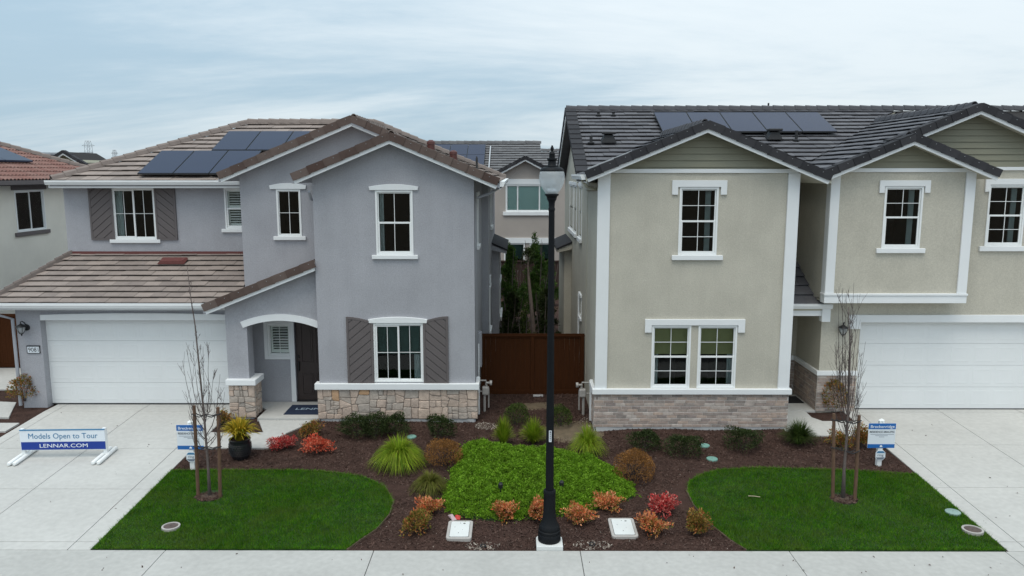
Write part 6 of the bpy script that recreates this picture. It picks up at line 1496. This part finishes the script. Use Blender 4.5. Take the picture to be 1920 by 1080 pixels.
# potted plant
px_, py_ = gp(445, 864); py_ += .2; zp_ = float(mz(px_, py_)); d_ = dep(py_, zp_); k = d_ / FPX
pt = thing('plant_pot', 'black dimpled glazed pot holding a golden spiky plant', 'plant pot', (px_, py_, zp_))
prof = [(12, 0), (15, 3), (19, 13), (20.5, 22), (20, 30), (19, 36), (19.8, 37.5), (19.6, 39.5), (17.8, 39.5), (17, 36)]
MB().lathe([(r * k, h * k) for r, h in prof], (px_, py_, zp_), 36).build('pot_body', 'pot', pt, smooth='auto')
dm_ = MB()
for rr_, hh_ in ((18.0, 10), (19.2, 14), (20.1, 18), (20.6, 22), (20.5, 26), (20.1, 30)):
    for q in range(30):
        a = 2 * pi * (q + (hh_ % 8) / 8) / 30; c = Vector((px_ + rr_ * k * cos(a), py_ + rr_ * k * sin(a), zp_ + hh_ * k)); o_ = Vector((cos(a), sin(a), 0)); s_ = Vector((-sin(a), cos(a), 0)); u_ = Vector((0, 0, 1)); g_ = .011
        dm_.add([tuple(c - s_ * g_ - u_ * g_), tuple(c + s_ * g_ - u_ * g_), tuple(c + s_ * g_ + u_ * g_), tuple(c - s_ * g_ + u_ * g_), tuple(c + o_ * .011)], [(0, 1, 4), (1, 2, 4), (2, 3, 4), (3, 0, 4)])
dm_.build('pot_dimples', 'pot', pt, kind='stuff')
MB().lathe([(17.2 * k, 36 * k), (.01, 37 * k)], (px_, py_, zp_), 20).build('potting_soil', 'mulch', pt)
clump(px_, py_, zp_ + 33 * k, 44 * k, 56 * k, 330, 'phormium', .040, .75, 'phormium', 'golden green sword-leaved plant growing in the black pot', 'plant', None, up=.15, parent_name='sword_leaves')

# green ground cover: leafy mat over a low mound
pxG = [(862, 850), (875, 832), (905, 828), (960, 845), (1000, 846), (1050, 846), (1080, 860), (1128, 866), (1162, 893), (1192, 914), (1188, 932), (1140, 945), (1100, 962), (1060, 966), (1000, 968), (955, 975), (900, 972), (850, 970), (830, 952), (832, 925), (850, 890)]
GC = smooth_poly([gp(*p) for p in pxG], 2); GC = [(x + .05 * sin(i * 1.9) + random.gauss(0, .03), y + .05 * sin(i * 2.7 + 1) + random.gauss(0, .03)) for i, (x, y) in enumerate(GC)]
N_ = 85000; p = sample(GC, N_); ed = edge_dist(p, GC)
def gch(q, ed_): return .20 * np.clip(ed_ / .30, 0, 1) ** .6 * (1 + .42 * np.sin(q[:, 0] * 17 + 2 * np.sin(q[:, 1] * 13)) * np.sin(q[:, 1] * 15 + q[:, 0] * 5) + .30 * np.sin(q[:, 0] * 4.1 + 1.7 * np.sin(q[:, 1] * 3.3)) * np.cos(q[:, 1] * 4.7 + q[:, 0]))
hgt = gch(p, ed); jit = rng.uniform(.45, 1.0, N_); P = np.stack([p[:, 0], p[:, 1], Gv(p[:, 1]) + hgt * jit + .01], -1)
D = np.stack([rng.normal(0, .8, N_), rng.normal(0, .8, N_) - .15, rng.uniform(.25, 1.1, N_)], -1)
leaves('ground_cover', P, D, .046, .020, 'cover', None, kind='stuff')
c_ = np.array(GC).mean(0); rp = sample([tuple(c_ + (np.array(q) - c_) * 1.13) for q in GC], 9000); rp = rp[~inside(rp, GC)]; rp = rp[rng.uniform(size=len(rp)) < np.exp(-edge_dist(rp, GC) / .06) * (np.sin(rp[:, 0] * 9) * np.cos(rp[:, 1] * 8 + rp[:, 0]) > -.25)]; n_ = len(rp)
leaves('ground_cover_runners', np.stack([rp[:, 0], rp[:, 1], Gv(rp[:, 1]) + rng.uniform(0, .04, n_)], -1), np.stack([rng.normal(0, .8, n_), rng.normal(0, .8, n_) - .15, rng.uniform(.2, .9, n_)], -1), .055, .024, 'cover', None, kind='stuff')
gq = np.array([(a, b_) for a in np.linspace(-1.6, 3.0, 60) for b_ in np.linspace(13.6, 17.8, 55)]); ins = inside(gq, GC); eq = edge_dist(gq, GC)
zq = np.where(ins, Gv(gq[:, 1]) + gch(gq, eq) * .42, Gv(gq[:, 1]) - .12); I = np.arange(60 * 55).reshape(60, 55)
npmesh('ground_cover_base', np.column_stack([gq, zq]), np.stack([I[:-1, :-1], I[1:, :-1], I[1:, 1:], I[:-1, 1:]], -1).reshape(-1, 4), 'cover_base', None, kind='stuff')

# young bare trees with their stakes
def branch(mb, pts, r0, r1, n=5): mb.tube(pts, [r0 + (r1 - r0) * i / (len(pts) - 1) for i in range(len(pts))], n, caps=False)
def bare_tree(label, trunk, mains, twigs, r0, Y, seed, group='young bare street trees'):
    R = random.Random(seed)
    pts = []
    for i, (a, b_) in enumerate(trunk):
        x, z = at(a, b_, Y); pts.append(Vector((x, Y + .0, z)))
    pts[0].z = G(Y) - .05
    t = thing('young_tree', label, 'tree', tuple(pts[0]), group)
    tm = MB(); n = len(pts); tm.tube(pts, [r0 * (1.5 if i == 0 else 1) * (1 - .78 * (i / (n - 1)) ** 1.1) for i in range(n)], 8); tm.build('trunk', 'bark', t, fix=False, smooth=True)
    def on(f):
        f *= n - 1; i = min(int(f), n - 2); return pts[i].lerp(pts[i + 1], f - i)
    cr_ = MB()
    def twig(p, d, ln, r, lv):
        q = [p]; dd = d.normalized()
        m_ = 4
        for k in range(m_):
            dd = (dd + Vector((R.gauss(0, .10), R.gauss(0, .10), .16))).normalized(); q.append(q[-1] + dd * ln / m_)
        branch(cr_, q, max(r, .0024), .0018, 4)
        if lv > 0:
            for _ in range(R.randint(3, 6)):
                f = R.uniform(.15, .9); i = int(f * m_); s_ = q[i].lerp(q[i + 1], f * m_ - i); side = Vector((R.gauss(0, 1), R.gauss(0, 1), R.uniform(.2, .9))).normalized()
                twig(s_, (dd * .75 + side * .65), ln * R.uniform(.25, .55), r * .5, lv - 1)
    for (f, tx, ty, dy, r) in mains:
        p0 = on(f); x, z = at(tx, ty, Y + dy); p2 = Vector((x, Y + dy, z)); L = (p2 - p0).length
        mid = p0.lerp(p2, .45) + Vector(((p2.x - p0.x) * .22, dy * .25, -L * .06)); q = [p0, p0.lerp(mid, .5) + Vector(((p2.x - p0.x) * .06, 0, -L * .03)), mid, mid.lerp(p2, .5) + Vector((R.gauss(0, .01), 0, 0)), p2]
        branch(cr_, q, r, .0024, 5)
        for _ in range(R.randint(5, 8)):
            g = R.uniform(.15, .95) * 4; i = min(int(g), 3); s_ = q[i].lerp(q[i + 1], g - i); d0 = (q[i + 1] - q[i]).normalized(); side = Vector((R.gauss(0, 1), R.gauss(0, .8), R.uniform(0, .8))).normalized()
            twig(s_, d0 * .8 + side * .55, L * R.uniform(.12, .30), r * .35, 1 if R.random() < .5 else 0)
    for _ in range(twigs):
        f = R.uniform(.22, .95); s_ = on(f); a = R.uniform(0, 2 * pi); twig(s_, Vector((cos(a) * .75, sin(a) * .75, .75)), R.uniform(.12, .42) * (1.2 - f), .004, 1)
    cr_.build('branches', 'twig', t, fix=False, kind='stuff')
    return t
YT1, YT2 = t1[1], t2[1]
bare_tree('leafless young tree with leaning leader, tied between stakes by the grey house driveway',
    [(393, 932), (390, 880), (386, 830), (382, 780), (376, 720), (370, 660), (365, 610), (357, 560), (350, 500)],
    [(.30, 341, 676, .1, .010), (.26, 347, 735, -.2, .009), (.34, 349, 655, .25, .009), (.38, 361, 658, -.2, .008), (.28, 412, 702, .1, .010), (.33, 391, 652, .2, .010), (.24, 421, 735, -.15, .008), (.36, 400, 700, -.25, .008), (.20, 352, 770, .2, .007), (.22, 417, 770, .3, .007), (.42, 380, 650, .1, .007), (.16, 355, 800, -.2, .006), (.17, 420, 800, .1, .006)], 30, .030, YT1, 5)
bare_tree('leafless young tree with upright branches, tied between stakes in the beige house lawn',
    [(1580, 936), (1582, 880), (1586, 830), (1589, 780), (1591, 730), (1593, 670), (1592, 620), (1590, 575)],
    [(.38, 1572, 555, .15, .012), (.42, 1579, 540, -.1, .011), (.45, 1587, 548, .2, .011), (.5, 1600, 530, -.15, .011), (.4, 1612, 616, .1, .010), (.36, 1566, 640, -.2, .009), (.42, 1606, 590, .25, .010), (.34, 1616, 660, .0, .008), (.3, 1622, 640, -.2, .008), (.3, 1560, 700, .2, .006), (.28, 1612, 730, .2, .007), (.25, 1610, 760, -.15, .006), (.48, 1596, 560, .0, .010), (.33, 1574, 640, .3, .009)], 26, .034, YT2, 9)
def stake(px0, py0, px1, py1, Y, label, tx, ties):
    x0, z0 = at(px1, py1, Y); x1, z1 = at(px0, py0, Y); z0 = G(Y) - .1
    t = thing('tree_stake', label, 'stake', (x0, Y, z0), 'wooden tree stakes')
    b = MB(); n = 8; b.tube([(x0, Y, z0), ((x0 + x1) / 2 + .004, Y, (z0 + z1) / 2), (x1, Y, z1)], [.036, .035, .032], 9); b.build('post', 'stake', t, smooth='auto')
    b.v = []; b.f = []
    for pyt in ties:
        z = at(px0, pyt, Y)[1]; f = (z - z0) / (z1 - z0); xs = x0 + (x1 - x0) * f; xt = at(tx, pyt, Y)[0]
        m = MB(); sag = .05
        m.tube([(xs - (.05 if xt > xs else -.05), Y, z), (xs, Y - .05, z), ((xs + xt) / 2, Y - .045, z - sag), (xt, Y - .03, z - .02), (xt, Y + .04, z - .015), ((xs + xt) / 2, Y + .03, z - sag + .01), (xs, Y + .05, z), (xs - (.05 if xt > xs else -.05), Y, z)], .012, 5); m.build('tree_tie', 'vent_black', t)
    return t
stake(363, 761, 371, 930, YT1 + .02, 'wooden stake left of the trunk of the leaning tree', 384, (777, 838))
stake(408, 764, 412, 931, YT1 - .04, 'wooden stake right of the trunk of the leaning tree', 386, (777, 838))
stake(1563, 775, 1561, 933, YT2 + .02, 'wooden stake left of the trunk of the upright tree', 1589, (786, 838))
stake(1610, 778, 1602, 936, YT2 - .04, 'wooden stake right of the trunk of the upright tree', 1587, (788, 844))
scatter_chips('bark_chips', np.concatenate([disc(c_[0], c_[1] - .03, .27, .2, 420) for c_ in (t1, t2)]), 'chips', .02, .06, lift=.02, zfun=dz)
for (c, sx) in ((t1, .30), (t2, .30)):
    k = 20; rg = [(c[0] + sx * cos(2 * pi * i / k) * random.uniform(.75, 1.1), c[1] - .03 + .21 * sin(2 * pi * i / k) * random.uniform(.75, 1.1)) for i in range(k)]
    MB().add([(x, y, G(y) + .008) for x, y in rg] + [(c[0], c[1], G(c[1]) + .05)], [(i, (i + 1) % k, k) for i in range(k)]).build('bare_soil', 'tree_soil', None, fix=False, smooth=True, kind='structure')

# planting in the side yard behind the fence
def alley_tree(x, y, z0, ztop, r, m, label, n, name='tall_shrub', L=.085, wd=.028, lean=0., trunkm='bark', cat='shrub', bare=.15):
    t = thing(name, label, cat, (x, y, z0), None); h = ztop - z0
    b = MB()
    for k in range(5): a = 2 * pi * k / 5; b.tube([(x + .04 * cos(a), y + .04 * sin(a), z0 - .05), (x + r * .4 * cos(a), y + r * .4 * sin(a), z0 + h * .5), (x + r * .6 * cos(a) + lean, y + r * .6 * sin(a), z0 + h * .92)], [.03, .02, .006], 5)
    b.build('trunk', trunkm, t, fix=False)
    nb = 70; Ps = []; Ds = []
    for k in range(nb):
        f = bare + (1 - bare) * random.random() ** 1.35; a = random.uniform(0, 2 * pi); rr_ = r * (1 - .85 * f ** 1.4) * random.uniform(.05, .9); c = (x + rr_ * cos(a) + lean * f, y + rr_ * sin(a), z0 + h * f * .93)
        P, D = cloud(c, r * (.36 - .2 * f), r * (.36 - .2 * f), h * .10, n // nb, 5, .1, .5, .8); Ps.append(P); Ds.append(D)
    leaves('foliage', np.concatenate(Ps), np.concatenate(Ds), L, wd, m, t)
alley_tree(-.22, 31.5, .3, 3.8, .95, 'side_leaf', 'tall dark shrub in the side yard nearest the grey house', 10500, L=.09, wd=.036)
alley_tree(.95, 32.5, .3, 4.1, 1.05, 'side_leaf', 'tallest dark shrub in the side yard, straight behind the lamp post', 12000, L=.09, wd=.036)
alley_tree(1.65, 36.5, .3, 2.6, .7, 'side_leaf', 'dark shrub at the rear of the side yard beside the beige house', 7000, L=.10, wd=.036)
alley_tree(.32, 24.6, .3, 2.3, .42, 'box_leaf', 'yellow-green shrub peeping over the middle of the brown fence', 2200, L=.07, wd=.03)
alley_tree(.95, 25.6, .3, 2.75, .5, 'dark_leaf', 'dark leafy shrub over the fence, just left of the lamp post line', 2600, L=.07, wd=.03)
alley_tree(-.3, 27.4, .3, 1.75, .5, 'dark_leaf', 'low dark shrub behind the fence close to the grey house', 1800, L=.08, wd=.03)
alley_tree(-.1, 29.3, .3, 2.1, .7, 'dark_leaf', 'dark low shrub behind the fence, between the grey house and the slim trunk', 6000, L=.09, wd=.034, bare=.05)
alley_tree(1.15, 28.8, .3, 2.3, .7, 'dark_leaf', 'dark low shrub behind the fence, right of the slim trunk', 6000, L=.09, wd=.034, bare=.05)
tt = thing('slim_tree', 'slim pinkish leaning trunk with sparse leaves in the side yard', 'tree', (.62, 26.2, .3))
MB().tube([(at(1001, 630, 26.2)[0], 26.2, .2), (at(1000, 625, 26.2)[0], 26.2, 1.3), (at(996, 570, 26.2)[0], 26.2, at(996, 570, 26.2)[1]), (at(992, 530, 26.2)[0], 26.25, at(992, 530, 26.2)[1]), (at(990, 500, 26.2)[0], 26.3, at(990, 500, 26.2)[1]), (at(991, 470, 26.2)[0], 26.3, at(991, 470, 26.2)[1])], [.075, .07, .065, .055, .03, .008], 8).build('trunk', 'bark_pale', tt, fix=False, smooth=True)
P, D = cloud((.45, 26.3, 3.7), .35, .35, .7, 500, 6, .2, .5); leaves('foliage', P, D, .08, .03, 'dark_leaf', tt)
